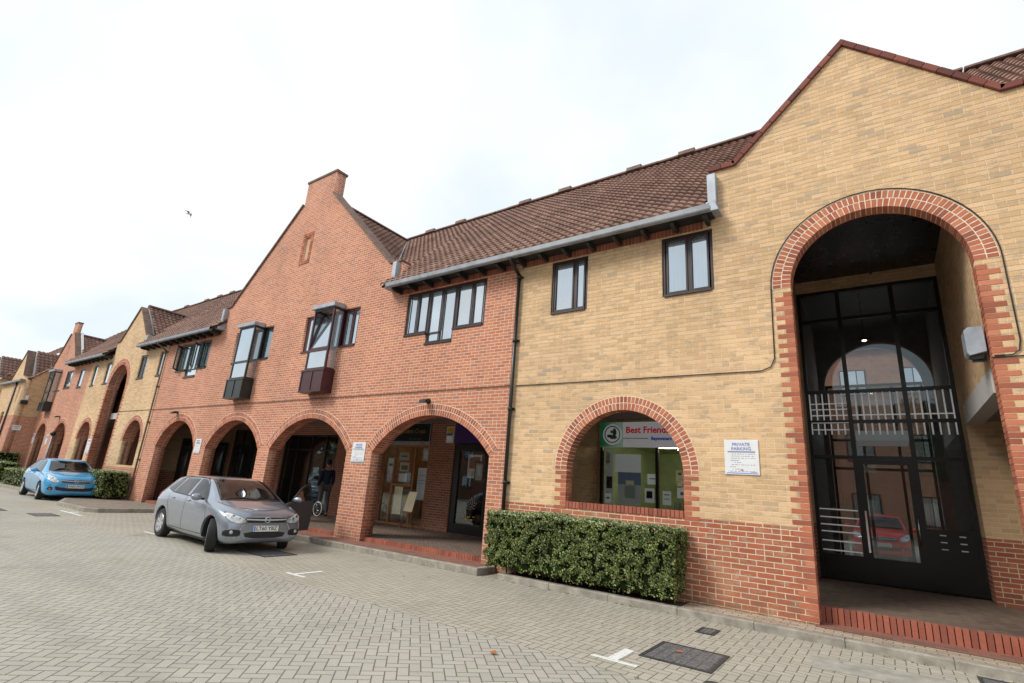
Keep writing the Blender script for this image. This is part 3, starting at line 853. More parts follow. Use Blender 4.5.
m_hallw = plain('hall_plaster', (.36, .36, .36), .8)
# hall behind the glass: landing with balusters, rear arch
hall = MB(); hall.box(-1.25, -1.12, 3.81, 7.3, .3, 6); hall.box(1.22, 1.35, 3.81, 7.3, .3, 6); hall.box(-1.25, 1.35, 3.81, 7.5, 6.0, 6.08)
ho = hall.build('hall', m_hallw, A)
fl = MB(); fl.box(-1.25, 1.35, 3.7, 7.6, .1, .296); fl.build('hall_floor', m_pod, ho)
ld = MB(); ld.box(-.34, .46, 3.74, 4.7, 2.76, 2.94); ld.build('landing', m_glowrail, ho)
bl = MB(); n = 20
for k in range(n + 1):
    x = -1.03 + (2.16) * k / n; bl.tube([(x, 3.642, 2.86), (x, 3.642, 3.66)], .0125, 8)
bl.box(-1.03, 1.13, 3.635, 3.65, 3.215, 3.235)
for z in (2.95, 3.08, 3.34, 3.45): bl.tube([(-1.03, 3.63, z), (-.42, 3.63, z)], .010, 8)
bl.build('balustrade', m_glowrail, ho)
wall('rear_arch_wall', rect(-1.35, 1.5, 0, 6.02), [arch_outline(-1.0, 1.02, 5.5, base=.305)], 7.3, 7.5, m_hallw, ho)
rs = shopfront(ho, -1.0, 1.02, .305, 4.6, 7.55, (-.3, .4), ((-1, 1.02, 2.5), (-1, 1.02, 3.2)), gl=m_tint, name='rear_screen')
lt = MB(); lt.lathe([(0, 0), (.07, .0), (.10, .03), (.09, .05), (0, .06)], 'z', (-.02, 4.6, 4.93), 20); lo_ = lt.build('pendant_lamp', m_black, ho)
lt = MB(); lt.lathe([(0, -.02), (.035, -.01), (.04, 0), (0, .01)], 'z', (-.02, 4.6, 4.93), 14); lt.build('added_bulb', em.m, lo_); MB().tube([(-.02, 4.6, 4.98), (-.02, 4.6, 6.0)], .006, 6).build('cord', m_black, lo_)  # lit bulb is added to brighten the hall
downpipe(A, -5.66, .2, 5.9)

# best friends shop
m_pinkb = island('stock_boxes', [(0, (.4, .1, .08)), (.3, (.6, .6, .55)), (.6, (.1, .2, .4)), (1, (.6, .45, .1))])
sf = shopfront(A, -5.3, -1.7, .72, 3.1, 3.14, (-3.97, -2.7), (), f=.06)
itr = interior(A, -5.28, -1.72, 3.32, 6.6, .3, 2.68, m_green, m_wood)
m = MB(); 
m.box(-5.2, -2.2, 6.1, 6.55, .35, 1.2); m.box(-4.3, -3.4, 5.9, 6.5, 1.75, 1.80); m.box(-4.2, -2.8, 6.2, 6.58, 1.45, 1.49)
m.build('shop_counter', m_offw, itr)
m = MB()
for k, (x, z) in enumerate(((-4.5, 1.82), (-4.25, 1.82), (-3.95, 1.82), (-3.7, 1.82), (-4.0, 1.5), (-3.6, 1.5), (-3.2, 1.5), (-4.6, 1.22), (-4.1, 1.22), (-3.5, 1.22), (-3.0, 1.22))): m.box(x, x + .14, 6.2, 6.35, z, z + .12 + .05 * (k % 3))
m.build('stock', m_pinkb, itr)
m = MB()
for x, y, l in ((-4.15, 4.4, .55), (-3.75, 4.9, .6), (-2.6, 4.2, .9)): m.box(x - l / 2, x + l / 2, y - .05, y + .05, 2.63, 2.675)
m.build('ceiling_light', em.m, itr)

def board(name, lab, cat, x0, x1, z0, z1, y, mat, group=None, t=.012):
    o = thing(name, lab, cat, ((x0 + x1) / 2, y, z0), 0, group)
    m = MB(); m.box(x0, x1, y, y + t, z0, z1); m.build('board', mat, o); return o

# shop sign
m_gloww = plain('glow_white', (.9, .9, .9), .5, var=.03, Emission_Color=(.9, .95, 1, 1), Emission_Strength=.12)  # white with a faint added glow, lifting sign and leaflets in the dark recess
t = board('shop_sign', 'white and green shop sign reading Best Friends above the arched window', 'sign', -5.29, -1.9, 2.52, 3.08, 3.09, m_gloww, t=.04)
m = MB(); m.box(-5.29, -4.72, 3.086, 3.089, 2.52, 3.08)
tg = NT('sign_green_fade'); tgx = tg.sep(tg.geo('Position'))[0]
tg.P(Base_Color=tg.mix(tg.step(tgx, -5.25, -4.74), (.02, .22, .09), (.45, .68, .56)), Roughness=.4); tg.b.inputs['Emission Strength'].default_value = .12; tg.l.new(tg.b.inputs['Base Color'].links[0].from_socket, tg.b.inputs['Emission Color']); m.build('green_panel', tg.m, t)  # green fade is print; its faint glow is added brightness
m = MB(); m.lathe([(0, -.003), (.235, -.003), (.235, 0)], 'y', (-4.98, 3.086, 2.80), 40); m.build('logo_disc', m_gloww, t)
m = MB(); m.lathe([(.17, -.004), (.195, -.004)], 'y', (-4.98, 3.082, 2.80), 40)
def blob(m, cx, cz, rx, rz_, y, n=14, ph=0):
    q = [(cx + rx * math.cos(2 * PI * k / n) * (1 + .15 * math.sin(3 * k + ph)), y, cz + rz_ * math.sin(2 * PI * k / n) * (1 + .12 * math.cos(2 * k + ph))) for k in range(n)]
    m.bm.faces.new([m.bm.verts.new(p) for p in q])
blob(m, -4.93, 2.85, .05, .09, 3.078); blob(m, -4.96, 2.74, .09, .05, 3.0775, ph=1)
m.build('logo_mark', plain('logo_green', (.10, .25, .16), .6), t)
m = MB(); blob(m, -5.04, 2.76, .07, .04, 3.076, ph=2); blob(m, -5.0, 2.86, .03, .035, 3.0765, ph=.5); m.build('logo_mark', m_ink_grey, t)
text_on('lettering', 'Best Friends', .20, -4.66, 3.087, 2.895, plain('sign_red', (.75, .02, .025), .5, Emission_Color=(.8, .02, .02, 1), Emission_Strength=.12), t, 'LEFT', bold=.006, sx=1.0)  # red letters carry a faint added glow
text_on('lettering', 'Bayswaters', .10, -4.07, 3.087, 2.71, plain('sign_blue', (.03, .08, .55), .5, Emission_Color=(.02, .08, .6, 1), Emission_Strength=.10), t, 'LEFT', bold=.004)  # blue letters glow faintly too, added to lift them
m = MB(); x = -4.72
while x < -4.15: w_ = random.uniform(.015, .045); m.box(x, x + w_, 3.086, 3.088, 2.70, 2.722); x += w_ + .012
m.build('small_print', m_ink_grey, t)
def poster(lab, x0, x1, z0, z1, y, base, marks, cat='poster', group=None, rnd=1):
    o = thing('poster', lab, cat, ((x0 + x1) / 2, y, z0), 0, group)
    r = random.Random(rnd); m = MB(); m.box(x0, x1, y, y + .006, z0, z1); m.build('paper', base, o)
    w, h = x1 - x0, z1 - z0
    for mat, a, b, c, d in marks:
        m = MB(); m.box(x0 + w * a, x0 + w * b, y - .003, y - .001, z0 + h * c, z0 + h * d); m.build('print', mat, o)
    return o
m_blued = plain('dull_blue', (.14, .22, .36), .7, Emission_Color=(*(.14, .22, .36), 1), Emission_Strength=.10); m_grn = plain('leaf_print', (.08, .2, .07), .7); m_crm = plain('cream_card', (.78, .68, .46), .7, Emission_Color=(*(.78, .68, .46), 1), Emission_Strength=.10); m_gry = plain('grey_card', (.52, .54, .56), .7, Emission_Color=(*(.52, .54, .56), 1), Emission_Strength=.10); m_pink = plain('pink_print', (.45, .2, .17), .7)  # blue, cream and grey card get a faint added glow to look brighter
YI = 3.24
poster('plain white sheet of paper taped high in the arched shop window', -4.97, -4.36, 1.98, 2.37, YI - .012, m_gloww, [], rnd=2)
poster('dark blue poster with green emblem low in the arched shop window', -4.90, -4.36, 1.28, 1.975, YI, m_blued, [(m_gry, .0, 1, 0, .62), (m_grn, .3, .75, .2, .6), (m_crm, .35, .7, .62, .75)], rnd=3)
poster('narrow pale poster of product pictures at the left of the arched shop window', -5.22, -5.02, 1.0, 2.45, YI, m_gry, [(m_white, .1, .6, .8, .97), (m_blacksign, .2, .9, .42, .6), (m_pink, .2, .5, .3, .36)], rnd=4)
poster('small white leaflet at the foot of the narrow poster in the arched window', -5.2, -5.06, 1.30, 1.50, YI - .012, m_gloww, [(m_ink_grey, .2, .8, .4, .6)], rnd=8)
poster('pale grey price sheet right of the arched shop window mullion', -3.88, -3.70, 1.34, 1.62, YI, m_gloww, [(m_ink_grey, .15, .85, .7, .78), (m_ink_grey, .15, .85, .4, .46)], rnd=9)
poster('white sheet with dark picture just left of the arched window mullion', -4.28, -4.06, 1.36, 1.66, YI, m_gloww, [(m_blacksign, .2, .8, .3, .8)], rnd=10)
poster('cream picture board hanging behind the arched shop window mullion', -3.80, -3.30, 1.86, 2.10, 3.9, m_crm, [(m_wood, .1, .25, .55, .8), (m_wood, .35, .5, .55, .8), (m_wood, .6, .75, .5, .8), (m_gry, .1, .8, .1, .35)], rnd=5)
poster('white framed card under the cream picture board in the arched shop window', -3.78, -3.42, 1.50, 1.72, 3.9, m_gloww, [(m_ink_grey, .2, .8, .3, .6)], rnd=6)
poster('white certificate beside the mullion inside the arched shop window', -4.35, -4.12, 1.75, 1.98, 3.6, m_gloww, [(m_ink_grey, .2, .8, .5, .6)], rnd=7)
yb = thing('floor_sign', 'yellow folding warning board standing inside the arched shop window', 'floor sign', (-3.35, 3.7, .3))
m = MB(); m.hexa([(-3.55, 3.6, .3), (-3.18, 3.6, .3), (-3.18, 3.62, .3), (-3.55, 3.62, .3), (-3.46, 3.72, 1.5), (-3.27, 3.72, 1.5), (-3.27, 3.74, 1.5), (-3.46, 3.74, 1.5)]); m.build('front_leaf', m_yellow, yb)
m = MB(); m.hexa([(-3.55, 3.86, .3), (-3.18, 3.86, .3), (-3.18, 3.88, .3), (-3.55, 3.88, .3), (-3.46, 3.745, 1.5), (-3.27, 3.745, 1.5), (-3.27, 3.765, 1.5), (-3.46, 3.765, 1.5)]); m.build('rear_leaf', m_yellow, yb)
notice(-1.61, 2.10, .455, .485, 'square white parking notice screwed to the buff wall left of the tall arch')

# white alarm box and flood light box on right reveal of the tall arch
al = thing('alarm_box', 'pale grey rectangular alarm box fixed inside the right side of the tall arch', 'alarm box', (1.1, .3, 3.4))
m = MB(); m.prism([(1.185, 3.42), (1.02, 3.38), (1.0, 3.42), (1.0, 3.70), (1.05, 3.74), (1.185, 3.74)], 'y', .10, .36); m.build('case', m_lead, al, bevel=.006)
m = MB(); m.box(1.03, 1.15, .14, .22, 3.35, 3.40); m.box(1.06, 1.18, .24, .33, 3.34, 3.39); m.build('sensor', m_black, al)

m_sky2 = glass_sky('dim_glass', .05, (.02, .022, .025))
# ---------- B: red gabled building
B = thing('brick_building', 'red brick building with four wide arches and a chimney-topped gable', 'building', (-14, 0, 0))
arches = [(-21.1, -18.2, 2.92), (-17.42, -14.33, 2.87), (-13.75, -10.40, 2.86), (-9.50, -6.12, 2.84)]
SP = 2.03
outer = [(-5.72, 6.02), (-9.35, 6.02), (-9.35, 6.74), (-9.80, 6.78), (-12.95, 9.80), (-12.95, 10.58), (-14.45, 10.58), (-14.45, 9.80), (-17.75, 6.78), (-18.1, 6.74), (-18.1, 6.02), (-22.1, 6.02), (-22.1, 0)]
for x0, x1, ap in arches: outer += list(reversed(arch_outline(x0, x1, ap, SP, base=0.0)))
outer += [(-5.72, 0)]
oR, oL = (-13.13, -10.72, 4.70, 5.78), (-17.0, -14.78, 4.70, 5.76)
holes = [rect(*oR), rect(*oL), rect(-13.98, -13.70, 7.72, 8.52),
         [(-8.98, 4.72), (-8.24, 4.72), (-8.24, 4.45), (-7.40, 4.45), (-7.40, 4.72), (-6.54, 4.72), (-6.54, 5.80), (-8.98, 5.80)],
         [(-21.07, 4.72), (-20.25, 4.72), (-20.25, 4.45), (-19.35, 4.45), (-19.35, 4.72), (-18.65, 4.72), (-18.65, 5.74), (-21.07, 5.74)]]
wall('front_wall', outer, holes, 0, .34, m_red, B)
for x0, x1, ap in arches: ring(B, x0, x1, ap, SP, w=.235, depth=.34)
window(B, -8.98, -6.54, 4.72, 5.80, mull=(-8.60, -7.80 - .02, -6.93), drop=(-8.24, -7.40, 4.45), trans=((-8.24, -7.82, 4.72),))
window(B, -21.07, -18.65, 4.72, 5.74, mull=(-20.65, -19.0), drop=(-20.25, -19.35, 4.45), fm=m_greenblk, trans=((-20.25, -19.35, 4.75),), open_sash=((-21.0, .42, 4.78, 5.68, R(-38)), (-19.75, .42, 4.80, 5.68, R(-32)), (-19.28, .3, 4.78, 5.68, R(-30))))
coping(B, [(-9.35, 6.742), (-9.80, 6.782), (-12.95, 9.802)], t=.06, mat=m_copd)
coping(B, [(-14.45, 9.802), (-17.75, 6.782), (-18.1, 6.742)], t=.06, mat=m_copd)
m = MB(); m.box(-14.48, -12.92, -.03, .38, 10.58, 10.65); m.build('chimney_cap', m_copd, B)
# plaque surround and stone
pl = MB()
for k in range(5):
    z = 7.74 + k * .0
for z in [7.72 + .075 * k for k in range(11)]: pl.box(-14.10, -13.985, -.012, .05, z + .005, z + .07); pl.box(-13.695, -13.58, -.012, .05, z + .005, z + .07)
for x in [-14.10 + .075 * k for k in range(7)]: pl.box(x + .002, x + .067, -.014, .05, 8.55, 8.66); pl.box(x + .002, x + .067, -.02, .05, 7.60, 7.71)
po = pl.build('niche_surround', m_ring, B)
m = MB(); m.box(-13.98, -13.70, .05, .07, 7.72, 8.55); m.build('niche_panel', plain('niche_stone', (.52, .36, .22), .9), po)
m = MB(); m.tube([(-22.1, -.016, 3.36), (-5.74, -.016, 3.36)], .008, 6); m.build('cable', m_cable, B)
soldiers(B, -9.28, -5.76, 5.82, 6.0); soldiers(B, -22.05, -18.2, 5.82, 6.0)
flash(B, -9.47); flash(B, -18.0)
eaves(B, -22.5 - 1.6, -18.05)
main_roof(B, -9.55, -5.93, seed=11); main_roof(B, -13.7, -9.58, y_from=.55, seed=12)
main_roof(B, -24.0, -17.9, seed=13); main_roof(B, -17.88, -13.73, y_from=.55, seed=14)
cross_roof(B, -13.7, 4.2, 10.02, 6.2, .45, 5.5, seed=6)
m = MB()
for sgn in (1,):   # white mortar valley line
    for k in range(14):
        a = k / 14; y = .55 + a * 3.3; z = EZ + (y - EY) / (RID_Y - EY) * (RID_Z - EZ) + .07; x = -13.7 + 4.2 * (1 - (z - 6.2) / 3.82)
        a2 = (k + 1) / 14; y2 = .55 + a2 * 3.3; z2 = EZ + (y2 - EY) / (RID_Y - EY) * (RID_Z - EZ) + .07; x2 = -13.7 + 4.2 * (1 - (z2 - 6.2) / 3.82)
        m.hexa([(x + .0, y - .02, z - .05), (x + .12, y - .02, z - .05), (x2 + .12, y2 - .02, z2 - .05), (x2, y2 - .02, z2 - .05), (x + .0, y - .02, z + .02), (x + .12, y - .02, z + .02), (x2 + .12, y2 - .02, z2 + .02), (x2, y2 - .02, z2 + .02)])
m.build('valley_flashing', m_lead, B)
m = MB(); m.box(-22.0, -5.8, .452, 3.098, 3.16, 3.24); m.build('arcade_ceiling', m_ceil2, B)
m = MB()
m.box(-22.0, -5.8, .16, 3.4, -.01, .198); m.build('arcade_floor', m_pod, B)
for x0, x1, ap in arches:
    m = MB(); x = x0 + .01
    while x + .065 < x1: m.box(x, x + .056, .10, .21, .10, .203); x += .066
    m.build('arcade_step', m_sold, B)
wall('arcade_back_wall', [(-5.8, 0), (-5.8, 3.2), (-22.1, 3.2), (-22.1, 0)],
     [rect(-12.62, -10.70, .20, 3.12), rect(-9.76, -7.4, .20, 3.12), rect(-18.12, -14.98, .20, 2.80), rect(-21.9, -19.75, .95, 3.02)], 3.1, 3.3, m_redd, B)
MB().box(-22.1, -21.95, .342, 3.098, 0, 3.2).build('cross_wall', m_yeldd, B)
for ya, yb in ((1.2, 1.8), (2.3, 2.95)):
    dd = MB().box(-21.949, -21.90, ya, yb, .2, 2.45).build('side_door', m_black, B); MB().box(-21.899, -21.895, ya + .08, yb - .08, .5, 2.35).build('pane', m_sky2, dd); MB().box(-5.9, -5.72, .452, 3.098, 0, 3.2).build('cross_wall', m_redd, B)
m = MB(); m.box(-22.1, -5.8, 7.3, 7.5, 0, 6.02); 
m.bm.free(); m.bm = poly_mesh([(-5.8, 0), (-5.8, 6.02), (-22.1, 6.02), (-22.1, 0)], [rect(-18.6, -14.6, .5, 2.8)], 7.3, 7.5); m.build('rear_wall', m_redd, B)
shopfront(B, -12.62, -10.70, .20, 2.50, 3.14, (-12.15, -11.30), ((-12.12, -11.33, 1.33),), f=.06, fm=m_wood)
s2 = shopfront(B, -9.76, -7.4, .20, 2.55, 3.14, (-8.55,), (), f=.2, kick=.25)
shopfront(B, -18.12, -14.98, .20, 2.80, 3.14, (-17.33, -16.48, -15.65), ((-18.1, -15, 2.28), (-16.45, -15.68, 1.0)), f=.05)
shopfront(B, -21.9, -19.75, .95, 3.02, 3.14, (-21.2, -20.45), ((-21.85, -19.8, 2.33),), f=.06)
ia = interior(B, -12.7, -10.72, 3.32, 5.6, .27, 3.1, m_wood, m_wood)
m = MB(); m.box(-12.0, -11.4, 5.2, 5.58, .3, 2.0); m.box(-12.5, -12.1, 4.0, 4.4, .27, 1.2); m.build('shop_counter', m_offw, ia)
MB().box(-11.8, -11.5, 4.3, 4.4, 3.04, 3.085).build('ceiling_light', em.m, ia)  # added lamp, unseen, to brighten the timber shop
interior(B, -9.8, -7.4, 3.32, 5.6, .27, 3.1, plain('purple_wall', (.10, .07, .10), .8), m_dark)
ic = interior(B, -18.3, -14.9, 3.32, 7.29, .27, 3.1, m_dark, m_pod, back=False)
shopfront(ic, -18.6, -14.6, .5, 2.8, 7.52, (-17.6, -16.6, -15.6), ((-18.6, -14.6, 1.0),), f=.05, name='rear_screen')
interior(B, -22.0, -19.9, 3.32, 5.0, .9, 3.1, plain('olive_blind', (.12, .13, .08), .8), m_dark)

# oriel windows
def oriel(P, hole, xa, xb, fm, fm2, zt, zb, tilt):
    o = window(P, hole[0], xa - .03, hole[2], hole[3], y=.07, fm=fm, open_sash=())
    window(P, xb + .03, hole[1], hole[2], hole[3], y=.07, fm=fm, mull=(((xb + hole[1]) / 2 + .03),) if tilt else ())
    yf = -.29; c = MB(); zp = 4.08
    f = .05
    # posts
    for x in (xa, xb - f): c.box(x, x + f, yf, yf + f, zp, zt)
    for x in (xa, xb - f): c.box(x, x + f, .0, .06, hole[2] - .6, zt)
    c.box(xa + f, xb - f, yf, yf + f, zt - f, zt); c.box(xa + f, xb - f, yf, yf + f, zp, zp + f); c.box(xa + f, xb - f, yf - .004, yf + f, zp + .50, zp + .56)
    for x in (xa, xb - f): c.box(x + .002, x + f - .002, yf + f, .0, zt - f, zt - .002); c.box(x + .002, x + f - .002, yf + f, .0, zp, zp + f); 
    oo = c.build('oriel_window', fm, P)
    g = MB(); g.quad((xa + f, yf + .02, zp + f), (xb - f, yf + .02, zp + f), (xb - f, yf + .02, zp + .5), (xa + f, yf + .02, zp + .5))
    z0_, z1_ = zp + .56, zt - f
    if not tilt: g.quad((xa + f, yf + .02, z0_), (xb - f, yf + .02, z0_), (xb - f, yf + .022, z1_), (xa + f, yf + .022, z1_))
    for x, s in ((xa + .02, 1), (xb - .02, -1)): g.quad((x, yf + f, zp + f), (x, 0, zp + f), (x, 0, zt - f), (x, yf + f, zt - f))
    g.build('pane', m_sky, oo)
    if tilt:   # hopper light tipped inwards at the top
        M_ = Matrix.Translation((0, yf + .03, z0_ + .01)) @ Matrix.Rotation(R(-13), 4, 'X')
        s = MB(); gl = MB(); h = z1_ - z0_ - .03; a, b = xa + f + .004, xb - f - .004
        for q in ((a, b, 0, .04), (a, b, h - .04, h)): s.box(q[0], q[1], -.015, .015, q[2], q[3], M_)
        for q in ((a, a + .04), (b - .04, b)): s.box(q[0], q[1], -.015, .015, .04, h - .04, M_)
        s.build('sash', fm, oo); gl.box(a + .04, b - .04, -.003, .003, .04, h - .04, M_); gl.build('sash_pane', m_sky, oo)
    cp = MB(); cp.prism([(yf - .07, zt + .002), (yf - .07, zt + .115), (-.01, zt + .14), (-.01, zt + .002)], 'x', xa - .06, xb + .06); cp.build('lead_cap', m_lead, oo, bevel=.01)
    pn = MB(); e = .035
    pn.box(xa - e, xb + e, yf - .035, -.002, zb, zp - .004); pn.box(xa - e - .02, xb + e + .02, yf - .055, -.002, zp - .05, zp - .002)
    pn.box(xa - e - .012, xb + e + .012, yf - .047, -.002, zb - .02, zb + .025)
    xm = (xa + xb) / 2
    for x in (xa - e, xm - .02, xb + e - .04): pn.box(x, x + .04, yf - .05, yf - .034, zb + .02, zp - .05)
    pn.build('apron_panel', fm2, oo)
    k = MB(); k.quad((xa + f, .065, zp - .1), (xb - f, .065, zp - .1), (xb - f, .065, zt), (xa + f, .065, zt)); k.build('room_side', plain('pale_room', (.30, .32, .33), .8), oo)
oriel(B, oR, -12.30, -11.42, m_maroon, m_maroon, 5.77, 3.50, True)
oriel(B, oL, -16.25, -15.35, m_greenblk, m_greenblk, 5.74, 3.50, False)

# shop under arch 4
t = board('shop_sign', 'black shop sign with gold script lettering and grey frame', 'sign', -12.55, -10.70, 2.58, 3.15, 3.085, m_blacksign, t=.05)
text_on('lettering', 'ganders Cross', .19, -11.45, 3.080, 2.90, m_gold, t, shear=.22, bold=.001, sx=.95)
text_on('lettering', 'For the Hair', .075, -11.3, 3.080, 2.67, m_gold, t, spacing=1.3)
m = MB(); m.box(-12.55, -10.70, 3.07, 3.084, 3.125, 3.15); m.box(-12.55, -10.70, 3.07, 3.084, 2.58, 2.605); m.box(-10.725, -10.70, 3.07, 3.084, 2.605, 3.125); m.box(-12.55, -12.525, 3.07, 3.084, 2.605, 3.125); m.build('frame', m_lead, t)
m = MB(); m.box(-12.58, -10.70, 3.08, 3.135, 2.50, 2.574); m.build('shutter_box', m_lead, B)
t = board('shop_sign', 'plain purple shop sign above the dark glass door', 'sign', -9.76, -7.42, 2.56, 3.12, 3.085, m_purple, t=.05)
text_on('lettering', 'THE', .30, -9.13, 3.080, 2.86, m_yellow, t, 'LEFT')
poster('yellow, blue and white poster on brick pier between the two shops', -10.08, -9.80, 2.57, 3.03, 3.09, m_white, [(m_yellow, .1, .95, .58, .95), (plain('print_blue', (.02, .08, .5), .6), .05, .8, .45, .57), (m_gry, .1, .8, .05, .4)])
YW = 3.235
poster('white portrait leaflet in the top right of the open timber shopfront', -11.08, -10.80, 2.05, 2.42, YW, m_white, [(m_gry, .2, .8, .2, .8)])
poster('pale blue price list low in the right pane of the timber shopfront', -11.18, -10.80, .95, 1.85, YW, m_gry, [(m_ink_grey, .1, .8, .75, .77), (m_ink_grey, .1, .8, .6, .62), (m_ink_grey, .1, .7, .5, .52)])
poster('white notice at the top of the timber shop door', -12.05, -11.62, 2.05, 2.28, YW, m_white, [(m_ink_grey, .2, .8, .4, .6)])
poster('framed green and white certificate in the middle of the timber shop door', -11.98, -11.58, 1.72, 1.98, YW, m_white, [(m_grn, .15, .85, .2, .7)])
poster('cream panel on the lower half of the timber shop door', -12.08, -11.74, .5, 1.28, YW, m_crm, [])
poster('small yellow leaflet low on the timber shop door', -11.66, -11.46, .85, 1.05, YW, m_yellow, [])
poster('grey menu sheet beside the certificate on the timber shop door', -11.98, -11.64, 1.42, 1.66, YW, m_gry, [])
poster('white paper in the narrow left pane of the timber shopfront', -12.52, -12.25, 1.7, 2.1, YW, m_gry, [(m_ink_grey, .2, .8, .4, .6)])
poster('pink and white collage behind the dark glass door', -9.40, -8.92, 1.65, 2.28, YW + .1, m_gry, [(m_pink, .1, .9, .4, .9), (m_white, .3, .7, .1, .3)])
poster('framed black and white portrait behind the dark glass door', -9.10, -8.80, 1.55, 2.1, YW + .05, m_blacksign, [(m_white, .12, .88, .1, .9), (m_gry, .3, .7, .3, .8)])
poster('orange framed print right of the portrait behind the dark glass door', -8.75, -8.62, 1.4, 1.85, YW + .05, m_pink, [])
# round floral decal on the dark glass door: ring of petals
t = thing('door_decal', 'round yellow and grey flower decal low on the dark glass door', 'decal', (-9.05, 3.17, .6))
m = MB()
for k in range(22):
    a = k * 2.4; r = .035 * math.sqrt(k + .5)
    blob(m, -9.02 + r * math.cos(a), .98 + r * math.sin(a), .022, .022, 3.168 - k * .0002, n=7, ph=k)
m.build('petals', plain('decal_grey', (.35, .33, .30), .6), t)
m = MB()
for k in range(9): blob(m, -9.28 + k * .045, .62 + .05 * math.sin(k * 1.7), .03, .018, 3.168 - k * .0002, n=7, ph=k)
m.build('petals', m_yellow, t)
# chair-like easel board
t = thing('display_easel', 'wooden easel holding a pale menu board beside the timber shopfront', 'easel', (-10.95, 2.8, .205))
m = MB(); 
for x in (-11.12, -10.80): m.tube([(x, 2.72, .20), (x + (.05 if x < -11 else -.05), 2.90, 1.2)], .017, 6)
m.tube([(-10.96, 3.05, .20), (-10.96, 2.9, 1.2)], .015, 6); m.box(-11.12, -10.80, 2.74, 2.79, .60, .635); m.build('frame', m_wood, t)
m = MB(); m.hexa([(-11.13, 2.76, .64), (-10.79, 2.76, .64), (-10.79, 2.775, .64), (-11.13, 2.775, .64), (-11.06, 2.86, 1.17), (-10.76, 2.86, 1.17), (-10.76, 2.875, 1.17), (-11.06, 2.875, 1.17)]); m.build('menu_board', m_crm, t)

notice(-9.95, 2.02, .46, .46, 'white parking notice on the brick pier between the third and fourth arches')
notice(-17.90, 2.07, .40, .46, 'white parking notice on the brick pier just right of the leftmost wide arch')
lamp(-7.87, 3.13, 'black floodlight on the red wall over the nearest wide arch')
lamp(-19.94, 3.19, 'black floodlight on the red wall over the arch behind the silver car')

# ---------- C: far buff building with tall arch
C = thing('brick_building', 'buff brick building with a tall narrow arch beyond the red gabled building', 'building', (-26, 0, 0))
outer = [(-22.105, 0), (-22.105, 6.02), (-24.25, 6.02), (-24.25, 6.50), (-24.65, 6.55), (-26.05, 8.0), (-27.45, 6.6), (-27.8, 6.55), (-27.8, 6.02), (-30.35, 6.02), (-30.35, 0)] + list(reversed(arch_outline(-27.5, -25.5, 5.45, base=0)))
hs = [arch_outline(-24.25, -22.65, 3.0, base=1.3), arch_outline(-29.6, -28.1, 3.02, base=1.3)]
cw = [(-24.62, -23.88), (-22.78, -22.30), (-28.4, -27.8), (-30.0, -29.45)]
wall('front_wall', outer, hs + [rect(a, b, 4.68, 5.68) for a, b in cw], 0, .20, m_yel, C)
low_c = [(-22.105, 0), (-22.105, 6.0), (-30.35, 6.0), (-30.35, 0)] + list(reversed(arch_outline(-27.5, -25.5, 5.45, base=0)))
wall('inner_leaf', low_c, hs + [rect(a, b, 4.68, 5.68) for a, b in cw], .202, .40, m_redd, C)
ring(C, -27.5, -25.5, 5.45, w=.28, depth=.40); ring(C, -24.25, -22.65, 3.0, w=.2, depth=.40); ring(C, -29.6, -28.1, 3.02, w=.2, depth=.40)
for x, s in ((-27.5, -1), (-25.5, 1)): quoins(C, x, s, .12, 4.4)
for a, b in cw: window(C, a, b, 4.68, 5.68, mull=((a + b) / 2,) if b - a > .6 else ())
coping(C, [(-24.25, 6.502), (-24.65, 6.552), (-26.05, 8.002), (-27.45, 6.602), (-27.8, 6.552)], y1=.21, t=.06, mat=m_copd)
flash(C, -24.2, 6.1, 6.5)
main_roof(C, -30.6, -27.85, seed=21); main_roof(C, -27.83, -24.22, y_from=.55, seed=23); cross_roof(C, -26.05, 2.1, 8.1, 6.2, .22, 3.8, seed=22)
m = MB(); m.hexa([(-24.75, .212, 6.5), (-24.6, .212, 6.5), (-24.6, .30, 6.5), (-24.75, .30, 6.5), (-26.12, .212, 8.0), (-25.97, .212, 8.03), (-25.97, .30, 8.03), (-26.12, .30, 8.0)]); m.build('lead_flashing', m_white, C)
eaves(C, -33.0, -27.85)
downpipe(C, -22.13, .2, 5.9, r=.03, mat=m_copd)
m = MB(); m.tube([(-25.4, -.016, 3.38), (-22.1, -.016, 3.37)], .008, 6); m.build('cable', m_cable, C)
m = MB(); m.box(-30.3, -22.1, .41, 3.0, 3.16, 3.24); m.build('arcade_ceiling', m_ceil2, C)
m = MB(); m.box(-30.3, -22.15, .16, 3.2, -.01, .262); m.build('arcade_floor', m_pod, C)
wall('arcade_back_wall', rect(-30.35, -22.15, 0, 6), [rect(-23.9, -22.4, 1.1, 2.9)], 3.0, 3.2, m_yeld, C)
shopfront(C, -23.9, -22.4, 1.1, 2.9, 3.05, (-23.1,), (), gl=m_tint)
m = MB(); m.box(-23.95, -22.35, 3.3, 3.35, 1, 3); m.build('blind', m_dark, C)
m = MB(); m.box(-27.9, -25.1, .402, .62, 3.16, 3.42); m.build('lintel_beam', m_offw, C)
m = MB(); m.box(-30.35, -22.1, 7.3, 7.5, 0, 6.02); m.build('rear_wall', m_yeld, C)
notice(-27.78, 1.95, .42, .62, 'tall white notice on the buff pier between the tall arch and the low arch', head=('PARKING',))

